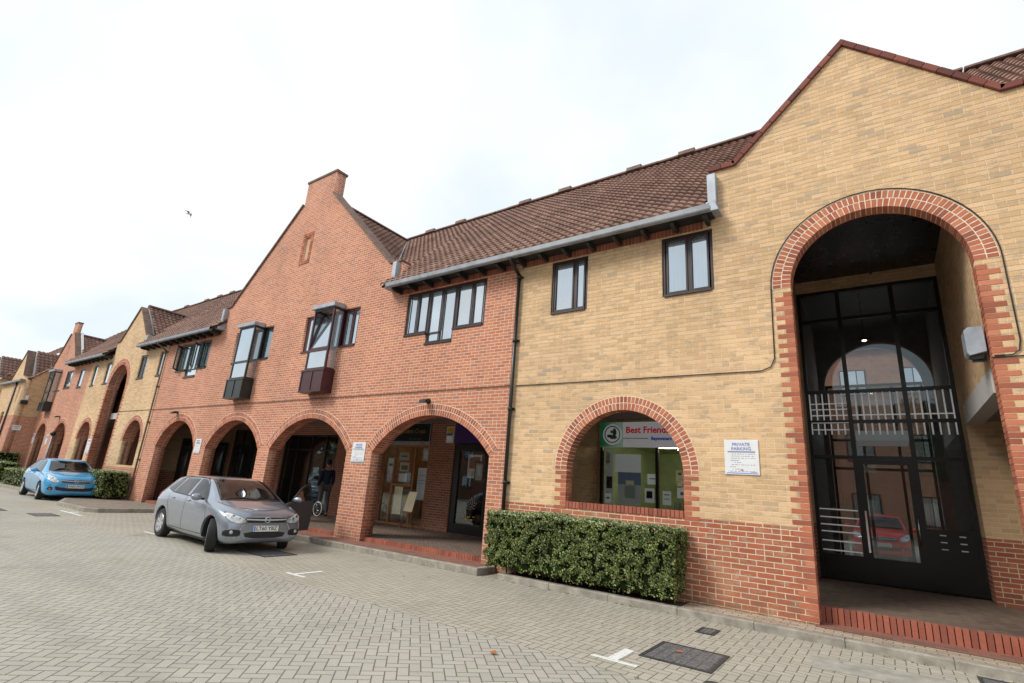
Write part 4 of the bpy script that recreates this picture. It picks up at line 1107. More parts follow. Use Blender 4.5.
# ---------- D: far red building
D = thing('brick_building', 'distant red brick building with a small chimney gable and corner oriel', 'building', (-33.5, 0, 0))
outer = [(-30.355, 0), (-30.355, 6.02), (-33.0, 6.02), (-33.0, 6.25), (-33.3, 6.4), (-34.65, 7.85), (-34.65, 8.42), (-35.2, 8.42), (-35.2, 7.85), (-36.75, 6.1), (-36.75, 0)]
for x0, x1 in ((-35.95, -34.45), (-33.25, -31.3)): outer += list(reversed(arch_outline(x0, x1, 3.02, base=0.0)))
dw = [(-31.85, -31.15, 4.70, 5.64), (-33.9, -32.85, 4.76, 5.68)]
wall('front_wall', outer, [rect(*w) for w in dw] + [rect(-35.06, -34.94, 6.6, 7.2)], 0, .2, m_red, D)
low_d = [(-30.355, 0), (-30.355, 6.0), (-36.75, 6.0), (-36.75, 0)]
for x0, x1 in ((-35.95, -34.45), (-33.25, -31.3)): low_d += list(reversed(arch_outline(x0, x1, 3.02, base=0.0)))
wall('inner_leaf', low_d, [rect(*w) for w in dw], .202, .40, m_redd, D)
for x0, x1 in ((-35.95, -34.45), (-33.25, -31.3)): ring(D, x0, x1, 3.02, w=.2, depth=.4)
for w_ in dw: window(D, *w_, y=.01)
m = MB(); m.box(-35.07, -34.93, .10, .12, 6.6, 7.2); m.build('niche_panel', m_dark, D)
coping(D, [(-33.0, 6.252), (-33.3, 6.402), (-34.65, 7.852)], t=.05, y1=.21, mat=m_copd); coping(D, [(-35.2, 7.852), (-36.75, 6.102)], t=.05, y1=.21, mat=m_copd)
m = MB(); m.box(-35.22, -34.63, -.02, .22, 8.42, 8.48); m.build('chimney_cap', m_copd, D)
oriel(D, (-36.1, -34.3, 4.7, 5.7), -35.65, -34.85, m_greenblk, m_greenblk, 5.7, 3.65, False)
main_roof(D, -33.0, -30.65, seed=31); main_roof(D, -37, -33.02, y_from=.55, seed=33); cross_roof(D, -34.9, 2.2, 7.8, 6.1, .22, 3.5, seed=32)
m = MB(); m.hexa([(-33.35, .212, 6.4), (-33.2, .212, 6.4), (-33.2, .30, 6.4), (-33.35, .30, 6.4), (-34.68, .212, 7.9), (-34.53, .212, 7.93), (-34.53, .30, 7.93), (-34.68, .30, 7.9)]); m.build('lead_flashing', m_white, D)
m = MB(); m.box(-36.7, -30.4, .41, 3.0, 3.16, 3.24); m.build('arcade_ceiling', m_ceil2, D)
m = MB(); m.box(-36.7, -30.4, .16, 3.2, -.01, .262); m.build('arcade_floor', m_pod, D)
MB().box(-36.75, -30.4, 3.0, 3.2, 0, 6).build('arcade_back_wall', m_redd, D); MB().box(-36.75, -30.4, 7.3, 7.5, 0, 6.02).build('rear_wall', m_redd, D)
notice(-36.2, 2.25, .3, .55, 'small white notice on the far red pier left of the furthest arch')
notice(-33.85, 2.2, .3, .5, 'small white notice on the far red pier between its two arches')
lamp(-32.88, 3.31, 'tiny black floodlight above the arch of the distant red building')
t = thing('globe_lamp', 'dark globe lamp standing on a slim pale post by the distant red arches', 'lamp', (-31.9, -.25, .12))
m = MB(); m.tube([(-31.95, -.3, .12), (-31.9, -.3, 2.35)], [.05, .03], 8); m.build('post', m_lead, t)
m = MB(); m.lathe([(0, -.11), (.07, -.09), (.11, -.03), (.11, .03), (.07, .09), (0, .11)], 'z', (-31.9, -.3, 2.46), 16); m.build('globe', m_black, t)

# ---------- E, F: projecting blocks at the far end
def end_block(lab, x0, x1, yf, apx, apz, m_front, sd):
    E_ = thing('brick_building', lab, 'building', ((x0 + x1) / 2, yf, 0))
    ez = 5.25
    xs = x1 - 1.15
    outer = [(x0, 0), (x1, 0), (x1, ez), (x1 - .35, ez), (x1 - .55, ez + .25), (apx, apz), (apx - 1.7, ez), (x0, ez)]
    hs = [rect(x1 - 1.9, x1 - 1.55, 4.4, 5.3), rect(x1 - .75, x1 - .45, 4.0, 4.9), rect(x1 - 2.75, x1 - 2.1, 2.3, 3.6)]
    hs = [h for h in hs if h[0][0] > x0 + .1]
    wall('front_wall', outer, hs, yf, yf + .3, m_front, E_)
    for h in hs: window(E_, h[0][0], h[1][0], h[0][1], h[2][1], y=yf + .08)
    m = MB(); m.bm.free(); m.bm = poly_mesh([(0, 0), (8, 0), (8, 6.0), (4.3, 9.0), (.95, 6.05), (.301, 5.40), (.301, 0)], [], 0, .3)
    for v in m.bm.verts: v.co = Vector((x1 - v.co.y, yf + v.co.x, v.co.z))
    m.build('side_wall', m_yeld if False else m_front, E_)
    L = Vector((0, 4.0, 3.75)); roof_tiles(E_, (x0, yf + .2, ez + .1), (1, 0, 0), L, x1 - x0 + .12, L.length, name='roof', seed=sd)
    roof_tiles(E_, (apx + 1.15, yf + .35, ez + .35), (0, 1, 0), (-1.15, 0, apz - ez - .35), 2.0, 1.85, name='roof', seed=sd + 1)
    coping(E_, [(x1 - .55, ez + .252), (apx, apz + .002), (apx - 1.7, ez + .002)], y0=yf - .04, y1=yf + .32, t=.05, mat=m_copd)
    m = MB(); m.hexa([(x1 - .6, yf + .32, ez + .2), (x1 - .5, yf + .32, ez + .2), (x1 - .5, yf + .42, ez + .2), (x1 - .6, yf + .42, ez + .2), (apx - .05, yf + .32, apz), (apx + .08, yf + .32, apz), (apx + .08, yf + .42, apz), (apx - .05, yf + .42, apz)]); m.build('lead_flashing', m_white, E_)
    m = MB(); m.box(x0, x1 + .05, yf - .2, yf - .002, ez - .1, ez - .0); m.build('gutter', m_gutter, E_)
    m = MB(); m.tube([(x1 - 1.25, yf - .05, .1), (x1 - 1.25, yf - .05, ez)], .04, 8); m.build('downpipe', m_black, E_)
    return E_
m_yel3 = brick('buff_brick_high', YEL, MORT_Y, split=3.35, pal2=RED, mort2=MORT_R)
end_block('projecting buff and red brick wing with a plain windowless side wall', -41.2, -36.76, -.95, -38.05, 6.95, m_yel3, 41)
end_block('furthest projecting brick wing at the end of the street', -48, -41.6, -1.55, -42.6, 6.9, m_yel3, 45)
t = thing('wall_sign', 'small white sign plate on the plain brown side wall of the projecting wing', 'sign', (-36.76, -.67, 2.6))
m = MB(); m.box(-36.757, -36.73, -.84, -.50, 2.60, 2.86); m.build('board', m_white, t)
m = MB(); m.box(-36.729, -36.727, -.78, -.56, 2.76, 2.79); m.box(-36.729, -36.727, -.78, -.6, 2.68, 2.70); m.build('small_print', m_ink_grey, t)
t = thing('flood_light', 'black and white flood light fixed high on the plain brown side wall', 'lamp', (-36.7, -.75, 4))
m = MB(); m.box(-36.757, -36.6, -.72, -.62, 4.2, 4.42); m.build('bracket', m_white, t); m = MB(); m.box(-36.65, -36.42, -.92, -.62, 3.95, 4.15); m.build('lamp_head', m_black, t, bevel=.02)
# ================================================================== ROAD FURNITURE
def flat_item(name, lab, cat, polys, z, mat, group=None, h=.004):
    m = MB()
    for p in polys: m.prism(p, 'z', z - h, z)
    o = m.build(name, mat); return tag(o, lab, cat, group)
def R4(x0, x1, y0, y1): return [(x0, y0), (x1, y0), (x1, y1), (x0, y1)]
GL = 'painted bay corner marks on the block paving'
flat_item('road_marking', 'white T-shaped bay mark beside the large iron drain cover', 'road marking', [R4(-2.42, -1.97, -3.02, -2.965), R4(-2.27, -2.17, -2.964, -2.55)], .005, m_line, GL)
flat_item('road_marking', 'white T-shaped bay mark between the silver car and the camera', 'road marking', [R4(-7.52, -7.05, -2.98, -2.92), R4(-7.38, -7.30, -2.919, -2.45)], .005, m_line, GL)
flat_item('road_marking', 'white bay mark by the rear wheel of the silver car', 'road marking', [R4(-13.3, -12.75, -2.75, -2.69)], .005, m_line, GL)
flat_item('road_marking', 'white bay mark at the foot of the projecting pavement', 'road marking', [R4(-18.9, -17.2, -2.78, -2.70), R4(-18.4, -18.2, -2.69, -2.5)], .005, m_line, GL)
flat_item('road_marking', 'distant white bay mark left of the blue car', 'road marking', [R4(-25.0, -24.2, -3.5, -3.42)], .005, m_line, GL)

def cover(name, lab, x0, x1, y0, y1, nx, ny, bars=False):
    t = thing(name, lab, 'drain cover', ((x0 + x1) / 2, (y0 + y1) / 2, 0))
    m = MB(); f = .035
    m.box(x0, x1, y0, y0 + f, -.02, .009); m.box(x0, x1, y1 - f, y1, -.02, .009); m.box(x0, x0 + f, y0 + f, y1 - f, -.02, .009); m.box(x1 - f, x1, y0 + f, y1 - f, -.02, .009)
    m.build('frame', m_iron, t)
    m = MB(); m.box(x0 + f, x1 - f, y0 + f, y1 - f, -.02, .004)
    w, h = (x1 - x0 - 2 * f) / nx, (y1 - y0 - 2 * f) / ny
    for i in range(nx):
        for j in range(ny):
            g = .22 if not bars else .3
            m.box(x0 + f + (i + g) * w, x0 + f + (i + 1 - g * .6) * w, y0 + f + (j + .2) * h, y0 + f + (j + .85) * h, .0035, .009)
    m.build('lid', m_iron2, t)
    return t
m_iron2 = plain('worn_iron', (.17, .17, .175), .5, metal=.3, var=.4, scale=25)
cover('drain_cover', 'large rectangular cast iron cover with raised grid beside the white T mark', -2.09, -1.42, -2.66, -1.96, 6, 8)
cover('drain_cover', 'small square iron cover close to the kerb', -1.97, -1.76, -1.24, -.92, 3, 3)
cover('drain_cover', 'flat dark iron cover on the blocks in front of the silver car', -9.95, -9.0, -2.45, -1.80, 6, 5)
cover('drain_cover', 'iron gully grating against the kerb at the right edge', .55, 1.05, -1.05, -.62, 8, 1, True)
cover('drain_cover', 'dark cover in front of the blue car, nearer the projecting pavement', -17.9, -17.1, -3.7, -3.2, 5, 4)
cover('drain_cover', 'long dark cover on the road left of the projecting pavement', -19.8, -18.7, -4.6, -3.9, 6, 4)
t = tag(MB().lathe([(0, .006), (.075, .006), (.085, .0), (.085, -.02)], 'z', (-1.33, -2.93, 0), 24).build('stop_tap_cover', m_iron), 'small round black tap cover set in the blocks', 'drain cover')
m_conc = plain('worn_concrete', (.33, .32, .28), .9, var=.25, scale=6, bump=.4)
flat_item('concrete_slab', 'pale worn concrete slab let into the block paving by the kerb', 'slab', [[(-.80, -1.14), (-.74, -1.66), (.45, -1.52), (.45, -1.02)]], .006, m_conc)
def leaf_litter():
    m = MB(); r = random.Random(5)
    for k in range(70):
        x = r.uniform(-9, 1.2); y = r.choice([r.uniform(-.75, -.56), r.uniform(-4.5, -.6), r.uniform(-.40, -.05)]); s = r.uniform(.010, .026); a = r.uniform(0, 6.28)
        z = .012 if y < -.56 else .13
        if -5.3 < x < -2.4 and y > -.5: z = .10
        q = [(x + s * c * math.cos(a) - s * .6 * d * math.sin(a), y + s * c * math.sin(a) + s * .6 * d * math.cos(a), z + e * .01) for c, d, e in ((-1, 0, 0), (0, -1, .6), (1, 0, 1), (0, 1, .3))]
        m.bm.faces.new([m.bm.verts.new(p) for p in q])
    return tag(m.build('fallen_leaves', leafmat('dead_leaf', [(0, (.16, .06, .02)), (.6, (.28, .12, .04)), (1, (.22, .17, .06))])), 'scattered small dry brown leaves along the kerb and paving', 'leaves', kind='stuff')
leaf_litter()
def weeds():
    m = MB(); r = random.Random(9)
    spots = [(r.uniform(-9, 1.2), r.choice([-.56, -.57, -3.28])) for _ in range(40)] + [(r.uniform(-2.3, -.9), r.uniform(-.03, -.01)) for _ in range(10)] + [(r.uniform(-5.3, -2.4), -.545) for _ in range(22)]
    for x, y in spots:
        z = .0 if y < -.5 else .097
        for k in range(r.randint(3, 9)):
            a = r.uniform(0, 6.28); h = r.uniform(.008, .03); d = r.uniform(.004, .018); w = .0025; cx, cy = x + r.uniform(-.02, .02), y + r.uniform(-.008, .004)
            m.bm.faces.new([m.bm.verts.new(p) for p in ((cx - w, cy, z), (cx + w, cy, z), (cx + d * math.cos(a), cy + d * math.sin(a) * .5, z + h))])
    return tag(m.build('weeds', m_weed, uv=False, fix=False), 'tiny green weeds and moss tufts growing along the kerb joint', 'weeds', kind='stuff')
m_weed = leafmat('weed', [(0, (.05, .09, .02)), (.6, (.10, .15, .04)), (1, (.18, .18, .07))])
weeds()
for i, (x, y, s) in enumerate(((-3.05, -3.7, .05), (-1.83, -2.25, .045))):
    m = MB(); q = [(x - s, y, .012), (x, y - s * .6, .02), (x + s, y, .014), (x, y + s * .6, .03)]; m.bm.faces.new([m.bm.verts.new(p) for p in q])
    tag(m.build('fallen_leaf', plain('rust_leaf', (.32, .10, .03), .8)), ['single rust coloured leaf lying on the open road blocks', 'rust coloured leaf lying on the large iron cover'][i], 'leaf')

# ------------------------------------------------------------------ hedges
LEAF = [(0, (.02, .036, .010)), (.2, (.055, .085, .022)), (.5, (.11, .15, .036)), (.8, (.175, .22, .058)), (.95, (.27, .29, .09)), (1, (.31, .23, .08))]
m_leaf = leafmat('hedge_leaf', LEAF)
m_leaftop = leafmat('hedge_leaf_top', [(0, (.22, .28, .12)), (.4, (.31, .38, .18)), (.8, (.39, .46, .24)), (1, (.46, .48, .27))])  # top leaves paler: light from above put into their colour
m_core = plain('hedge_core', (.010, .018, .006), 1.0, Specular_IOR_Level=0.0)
m_twig = plain('twig', (.09, .06, .035), .9)
def hedge(lab, x0, x1, y0, y1, z0, z1, n, s, seed, group=None, stems=True, bulge=.05, round_top=0.0):
    r = random.Random(seed); t = thing('hedge', lab, 'hedge', ((x0 + x1) / 2, (y0 + y1) / 2, z0), 0, group)
    m = MB(); k = .07 if z1 - z0 > .5 else .05
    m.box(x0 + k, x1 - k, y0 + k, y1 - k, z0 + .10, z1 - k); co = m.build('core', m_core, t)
    dx, dy, dz = x1 - x0, y1 - y0, z1 - z0
    areas = [dx * dz, dx * dz * .4, dx * dy, dy * dz, dy * dz]; tot = sum(areas)
    ms = [MB(), MB()]
    for i in range(n):
        a = r.uniform(0, tot); f = 0
        while a > areas[f]: a -= areas[f]; f += 1
        u, v = r.random(), r.random()
        if f == 0: p = Vector((x0 + dx * u, y0, z0 + dz * v)); nn = Vector((0, -1, 0))
        elif f == 1: p = Vector((x0 + dx * u, y1, z0 + dz * v)); nn = Vector((0, 1, 0))
        elif f == 2: p = Vector((x0 + dx * u, y0 + dy * v, z1)); nn = Vector((0, 0, 1))
        elif f == 3: p = Vector((x0, y0 + dy * u, z0 + dz * v)); nn = Vector((-1, 0, 0))
        else: p = Vector((x1, y0 + dy * u, z0 + dz * v)); nn = Vector((1, 0, 0))
        low = (p.z - z0) / dz
        w = noise.noise(p * 2.3 + Vector((seed, 0, 0))); w2 = noise.noise(p * 9 + Vector((0, seed, 0)))
        if f != 2 and low < .16 + .22 * w and r.random() < (.20 - low + .08) * 4.0: continue
        if f != 2 and w2 < -.17 and r.random() < .88: continue
        inset = abs(r.gauss(0, .035)) if f != 2 else abs(r.gauss(0, .018))
        if f == 2: p.z += .045 * noise.noise(p * 1.3)
        p += nn * (bulge * w - inset + .025 * w2 * (2.0 if f != 2 else .8))
        if f != 2: p -= nn * (max(0, .3 - low) * .22)   # undercut foot
        if f in (0, 1): 
            if low > .93: p -= nn * (low - .93) * .5
        if round_top and f == 2:
            e = min(u, 1 - u) * dx; p.z -= round_top * max(0, 1 - e / .5) ** 2
        q = nn + Vector((r.gauss(0, .55), r.gauss(0, .55), r.gauss(0, .55) + .25)); q.normalize()
        a1 = q.cross(Vector((r.random(), r.random(), r.random()))).normalized(); a2 = q.cross(a1)
        L = s * r.uniform(.6, 1.25); W = L * .55
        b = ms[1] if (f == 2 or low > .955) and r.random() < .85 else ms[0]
        b.bm.faces.new([b.bm.verts.new(p + c) for c in (a1 * L, a2 * W + q * .15 * W, -a1 * L, -a2 * W + q * .15 * W)])
    if n > 4000:
        for i in range(60):   # stray shoots
            p = Vector((r.uniform(x0, x1), r.uniform(y0, y1), z1)); h = r.uniform(.02, .07)
            for j in range(3):
                c = p + Vector((r.gauss(0, .008), r.gauss(0, .008), h * (j + 1) / 3)); L = s * .7
                ms[1].bm.faces.new([ms[1].bm.verts.new(c + v) for v in (Vector((L, 0, .01)), Vector((0, L * .5, 0)), Vector((-L, 0, .01)), Vector((0, -L * .5, 0)))])
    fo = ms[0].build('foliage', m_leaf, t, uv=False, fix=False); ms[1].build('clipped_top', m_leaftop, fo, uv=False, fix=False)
    if stems:
        b = MB(); ns = max(3, int(dx / .22))
        for i in range(ns):
            x = x0 + .1 + (dx - .2) * i / (ns - 1) + r.uniform(-.04, .04); y = (y0 + y1) / 2 + r.uniform(-.12, .06)
            b.tube([(x, y, z0 - .02), (x + r.uniform(-.05, .05), y + r.uniform(-.05, .05), z0 + .35)], [.014, .009], 6)
            for q in range(3): b.tube([(x, y, z0 + .05 + .06 * q), (x + r.uniform(-.15, .15), y + r.uniform(-.2, .1), z0 + .28 + .05 * q)], [.006, .004], 5)
        b.build('stem', m_twig, t)
    return t
hedge('long clipped box hedge below the arched shop window', -5.66, -2.41, -.56, -.03, .10, 1.07, 42000, .0195, 1, bulge=.07)
HG = 'clipped hedges along the far frontage'
hedge('square clipped hedge just right of the blue car', -23.9, -22.2, -.95, -.1, .12, 1.05, 7000, .035, 2, HG, bulge=.04)
hedge('low clipped hedge just left of the blue car', -32.6, -29.2, -1.45, -.6, .0, .78, 4500, .045, 3, HG, bulge=.04)
hedge('large clipped hedge at the left edge, nearest of the left pair', -41.0, -33.6, -1.5, -.7, .0, 1.0, 6000, .06, 4, HG, bulge=.05)
hedge('round topped hedge rising behind the large hedge at the left edge', -44.0, -36.6, -1.4, -.2, .6, 1.5, 5000, .06, 5, HG, bulge=.06, round_top=.5, stems=False)

# ------------------------------------------------------------------ cars
m_tyre = plain('tyre', (.018, .018, .019), .85, var=.3, scale=30, bump=.2)
m_rim = plain('alloy', (.66, .67, .69), .3, metal=.6, var=.1)
m_cg = NT('car_window'); m_cg.P(Base_Color=m_cg.mix(m_cg.step(m_cg.noise(m_cg.coord('Object'), 2.5, 3), .4, .7), (.006, .008, .009), (.035, .032, .026)), Roughness=.03); m_cg.b.inputs['Specular IOR Level'].default_value = .5; m_cg = m_cg.m
m_plast = plain('black_plastic', (.015, .015, .016), .55)
m_lens = NT('lamp_lens'); m_lens.P(Base_Color=m_lens.ramp(m_lens.noise(m_lens.coord('Object'), 16, 3), [(.35, (.42, .44, .46)), (.6, (.75, .78, .80))]), Roughness=.12, Metallic=.25, Coat_Weight=1.0); m_lens = m_lens.m
m_amber = plain('amber_lens', (.55, .16, .02), .2); m_redlens = plain('red_lens', (.4, .01, .01), .15)
m_seam = plain('panel_gap', (.012, .012, .013), .9)
m_trimg = plain('satin_trim', (.55, .57, .60), .3, metal=.25, var=.04)
m_plate = plain('plate_white', (.78, .78, .76), .4, var=.03)

def in_poly(x, y, P):
    c = False; j = len(P) - 1
    for i in range(len(P)):
        if (P[i][1] > y) != (P[j][1] > y) and x < (P[j][0] - P[i][0]) * (y - P[i][1]) / (P[j][1] - P[i][1] + 1e-12) + P[i][0]: c = not c
        j = i
    return c

def smooth_poly(P, n=2):
    for _ in range(n):
        Q = []
        for a, b in zip(P, P[1:] + P[:1]):
            Q += [(a[0] * .8 + b[0] * .2, a[1] * .8 + b[1] * .2), (a[0] * .2 + b[0] * .8, a[1] * .2 + b[1] * .8)]
        P = Q
    return P

class Car:
    def __init__(s, name, label, loc, rz, paint, tab, wb, ft, plate, group=None, wheel_r=.315, plate_r=None):
        s.t = thing(name, label, 'car', loc, rz, group)
        s.tab, s.wb, s.ft = tab, wb, ft      # ft: distance nose -> front axle
        s.X = lambda t: wb / 2 + ft - t
        s.paint = paint; s.wr = wheel_r
        s.body()
    def body(s):
        me = bpy.data.meshes.new('b'); bm = bmesh.new(); rings = []
        def sec(t, w, zb, zbelt, wbelt, ztop, wtop):
            zm = zb + (zbelt - zb) * .45
            return [(0, zb), (w * .80, zb), (w * .965, zb + .06), (w, zm), (w * .995, zbelt - .13 * min(1, (zbelt - zb) / .5)), (wbelt, zbelt),
                    (wbelt * .5 + wtop * .5 + .012, zbelt * .5 + ztop * .5 - .01), (wtop + .02, ztop - .045), (wtop * .80, ztop - .008), (wtop * .4, ztop), (0, ztop)]
        for row in s.tab:
            h = sec(*row); full = h + [(-y, z) for y, z in reversed(h[1:-1])]
            rings.append([bm.verts.new((s.X(row[0]), y, z)) for y, z in full])
        n = len(rings[0])
        for i in range(len(rings) - 1):
            for k in range(n): bm.faces.new([rings[i][k], rings[i][(k + 1) % n], rings[i + 1][(k + 1) % n], rings[i + 1][k]])
        for rg in (rings[0], rings[-1]):    # close the ends with quads
            h = n // 2
            for k in range(h): 
                a, b, c, d = rg[k], rg[k + 1], rg[(n - k - 1) % n], rg[(n - k) % n]
                q = []
                for v in (a, b, c, d):
                    if v not in q: q.append(v)
                if len(q) >= 3:
                    try: bm.faces.new(q)
                    except ValueError: pass
        cl = bm.edges.layers.float.new('crease_edge')
        for i in range(len(rings) - 1):
            for k, cv in ((1, .5), (5, .55), (7, .45), (9, .15)):
                for kk in (k, (n - k) % n):
                    e = bm.edges.get((rings[i][kk], rings[i + 1][kk]))
                    if e: e[cl] = cv
        bmesh.ops.recalc_face_normals(bm, faces=bm.faces); bm.to_mesh(me); bm.free()
        o = bpy.data.objects.new('b', me); COL.objects.link(o)
        ss = o.modifiers.new('s', 'SUBSURF'); ss.levels = 2; ss.render_levels = 2
        cm = MB()
        for xw in (s.wb / 2, -s.wb / 2):
            for sg in (-1, 1):
                c = (xw, sg * .80, s.wr + .005)
                cm.lathe([(0, -.24), (s.wr + .065, -.24), (s.wr + .065, .3), (0, .3)], 'y', c, 40)
        bmesh.ops.remove_doubles(cm.bm, verts=cm.bm.verts, dist=1e-5); bmesh.ops.recalc_face_normals(cm.bm, faces=cm.bm.faces)
        cme = bpy.data.meshes.new('c'); cm.bm.to_mesh(cme); cm.bm.free(); co = bpy.data.objects.new('c', cme); COL.objects.link(co)
        bo = o.modifiers.new('b', 'BOOLEAN'); bo.object = co; bo.operation = 'DIFFERENCE'; bo.solver = 'EXACT'
        dg = bpy.context.evaluated_depsgraph_get()
        fin = bpy.data.meshes.new_from_object(o.evaluated_get(dg)); fin.name = 'body'
        bpy.data.objects.remove(o); bpy.data.objects.remove(co)
        fin.polygons.foreach_set('use_smooth', [True] * len(fin.polygons)); fin.set_sharp_from_angle(angle=R(42))
        s.b = link('body', fin, s.paint, s.t, local=True)
        bm = bmesh.new(); bm.from_mesh(fin); s.bvh = BVHTree.FromBMesh(bm); bm.free()
        # dark wheel housings and underside
        m = MB()
        for xw in (s.wb / 2, -s.wb / 2):
            for sg in (-1, 1): m.lathe([(s.wr + .063, -.20 * sg), (s.wr + .063, .035 * sg - .0)], 'y', (xw, sg * .78, s.wr + .005), 32); m.lathe([(0, 0), (s.wr + .063, 0)], 'y', (xw, sg * .565, s.wr + .005), 32)
        bmesh.ops.delete(m.bm, geom=[v for v in m.bm.verts if v.co.z < .22], context='VERTS')
        m.box(s.X(3.7), s.X(.75), -.7, .7, .15, .21)
        m.build('wheel_housing', m_plast, s.t, local=True)
    def hit(s, axis, sg, u, v):
        if axis == 'y': o, d = Vector((u, sg * 3, v)), Vector((0, -sg, 0))
        elif axis == 'x': o, d = Vector((sg * 5, u, v)), Vector((-sg, 0, 0))
        else: o, d = Vector((u, v, 4)), Vector((0, 0, -1))
        return s.bvh.ray_cast(o, d)
    def patch(s, name, P, axis, sg, mat, off=.004, res=.045, parent=None, target=None, sm=0):
        if sm: P = smooth_poly(P, sm)
        B = []
        for a, b in zip(P, P[1:] + P[:1]):
            n = max(1, int(math.hypot(b[0] - a[0], b[1] - a[1]) / res))
            for k in range(n): B.append((a[0] + (b[0] - a[0]) * k / n, a[1] + (b[1] - a[1]) * k / n))
        nb = len(B); pts = [Vector(p) for p in B]
        x0, x1 = min(p[0] for p in B), max(p[0] for p in B); y0, y1 = min(p[1] for p in B), max(p[1] for p in B)
        i = 0; yy = y0 + res / 2
        while yy < y1:
            xx = x0 + res / 2
            while xx < x1:
                if in_poly(xx, yy, B) and min(math.hypot(xx - p[0], yy - p[1]) for p in B) > res * .4: pts.append(Vector((xx, yy)))
                xx += res
            yy += res
        vs, es, fs, *_ = delaunay_2d_cdt(pts, [(k, (k + 1) % nb) for k in range(nb)], [], 1, 1e-6)
        m = target or MB(); bvs = []
        for v in vs:
            h = s.hit(axis, sg, v.x, v.y)
            if h[0] is None: bvs.append(None); continue
            nn = h[1]
            dd = {'y': Vector((0, sg, 0)), 'x': Vector((sg, 0, 0)), 'z': Vector((0, 0, 1))}[axis]
            if nn.dot(dd) < 0: nn = -nn
            bvs.append(m.bm.verts.new(h[0] + nn * off))
        for f in fs:
            if all(bvs[k] is not None for k in f):
                fa = m.bm.faces.new([bvs[k] for k in f]); fa.smooth = True
        if target: return m
        return m.build(name, mat, parent or s.t, local=True)
    def strip(s, m, pts, w, axis, sg, off=.003):
        for a, b in zip(pts, pts[1:]):
            L = math.hypot(b[0] - a[0], b[1] - a[1]); n = max(1, int(L / .05)); nx, ny = -(b[1] - a[1]) / L * w / 2, (b[0] - a[0]) / L * w / 2
            pr = None
            for k in range(n + 1):
                x, y = a[0] + (b[0] - a[0]) * k / n, a[1] + (b[1] - a[1]) * k / n; pair = []
                for e in (-1, 1):
                    h = s.hit(axis, sg, x + nx * e, y + ny * e)
                    if h[0] is None: pair = None; break
                    nn = h[1]; dd = {'y': Vector((0, sg, 0)), 'x': Vector((sg, 0, 0)), 'z': Vector((0, 0, 1))}[axis]
                    if nn.dot(dd) < 0: nn = -nn
                    pair.append(m.bm.verts.new(h[0] + nn * off))
                if pr and pair: m.bm.faces.new([pr[0], pair[0], pair[1], pr[1]])
                pr = pair
    def wheel(s, x, sg, steer=0, spokes=7, parent=None):
        r = s.wr; w = .098
        prof = [(r * .60, -w), (r * .80, -w * 1.02), (r * .94, -w * .95), (r * .99, -w * .75), (r, -w * .4), (r, w * .4), (r * .99, w * .75), (r * .94, w * .95), (r * .80, w * 1.02), (r * .60, w)]
        M_ = Matrix.Translation((x, sg * .755, r)) @ Matrix.Rotation(steer, 4, 'Z')
        m = MB(); m.lathe(prof, 'y', (0, 0, 0), 40)
        m.bm.transform(M_); o = m.build('wheel', m_tyre, s.t, local=True, smooth=40)
        q = MB(); q.lathe([(r * .61, -w * .9), (r * .66, -w * 1.0), (r * .64, -w * 1.05), (r * .60, -w * .8), (r * .57, w * .5)], 'y', (0, 0, 0), 36)
        q.lathe([(0, -w * .75), (.045, -w * .75), (.06, -w * .6)], 'y', (0, 0, 0), 16)
        for k in range(spokes):
            for e in (-.13, .13):
                a = 2 * PI * k / spokes + e; 
                c, s_ = math.cos(a), math.sin(a); hw = .016
                P = [(.03 * c - hw * s_, -w * .78, .03 * s_ + hw * c), (.03 * c + hw * s_, -w * .78, .03 * s_ - hw * c), (r * .62 * c + hw * 1.2 * s_, -w * .95, r * .62 * s_ - hw * 1.2 * c), (r * .62 * c - hw * 1.2 * s_, -w * .95, r * .62 * s_ + hw * 1.2 * c)]
                q.hexa([Vector(p) + Vector((0, .03, 0)) for p in P] + [Vector(p) for p in P])
        Mi = M_ @ (Matrix.Identity(4) if sg < 0 else Matrix.Rotation(PI, 4, 'Z')); q.bm.transform(Mi); q.build('rim', m_rim, o, local=True, smooth=30)
        d = MB(); d.lathe([(0, -w * .3), (r * .58, -w * .3)], 'y', (0, 0, 0), 24); d.bm.transform(Mi); d.build('brake_disc', m_plast, o, local=True)

def plate(car, text, x, z, w=.52, h=.112, y=0, sg=1, ang=0):
    m = MB(); m.box(0, .012, -w / 2, w / 2, -h / 2, h / 2)
    M_ = Matrix.Translation((x, y, z)) @ Matrix.Rotation(0 if sg > 0 else PI, 4, 'Z') @ Matrix.Rotation(ang, 4, 'Y')
    m.bm.transform(M_); o = m.build('number_plate', m_plate, car.t, local=True)
    me = text_mesh(text, .105, 'CENTER', .001)
    me.transform(M_ @ Matrix.Translation((.0135, .01, 0)) @ Matrix(((0, 0, 1, 0), (1, 0, 0, 0), (0, 1, 0, 0), (0, 0, 0, 1))))
    link('registration', me, m_plast, o, local=True)
    b = MB(); b.box(.012, .0128, -w / 2 + .006, -w / 2 + .04, -h / 2 + .006, h / 2 - .006); b.bm.transform(M_); b.build('blue_strip', m_band, o, local=True)

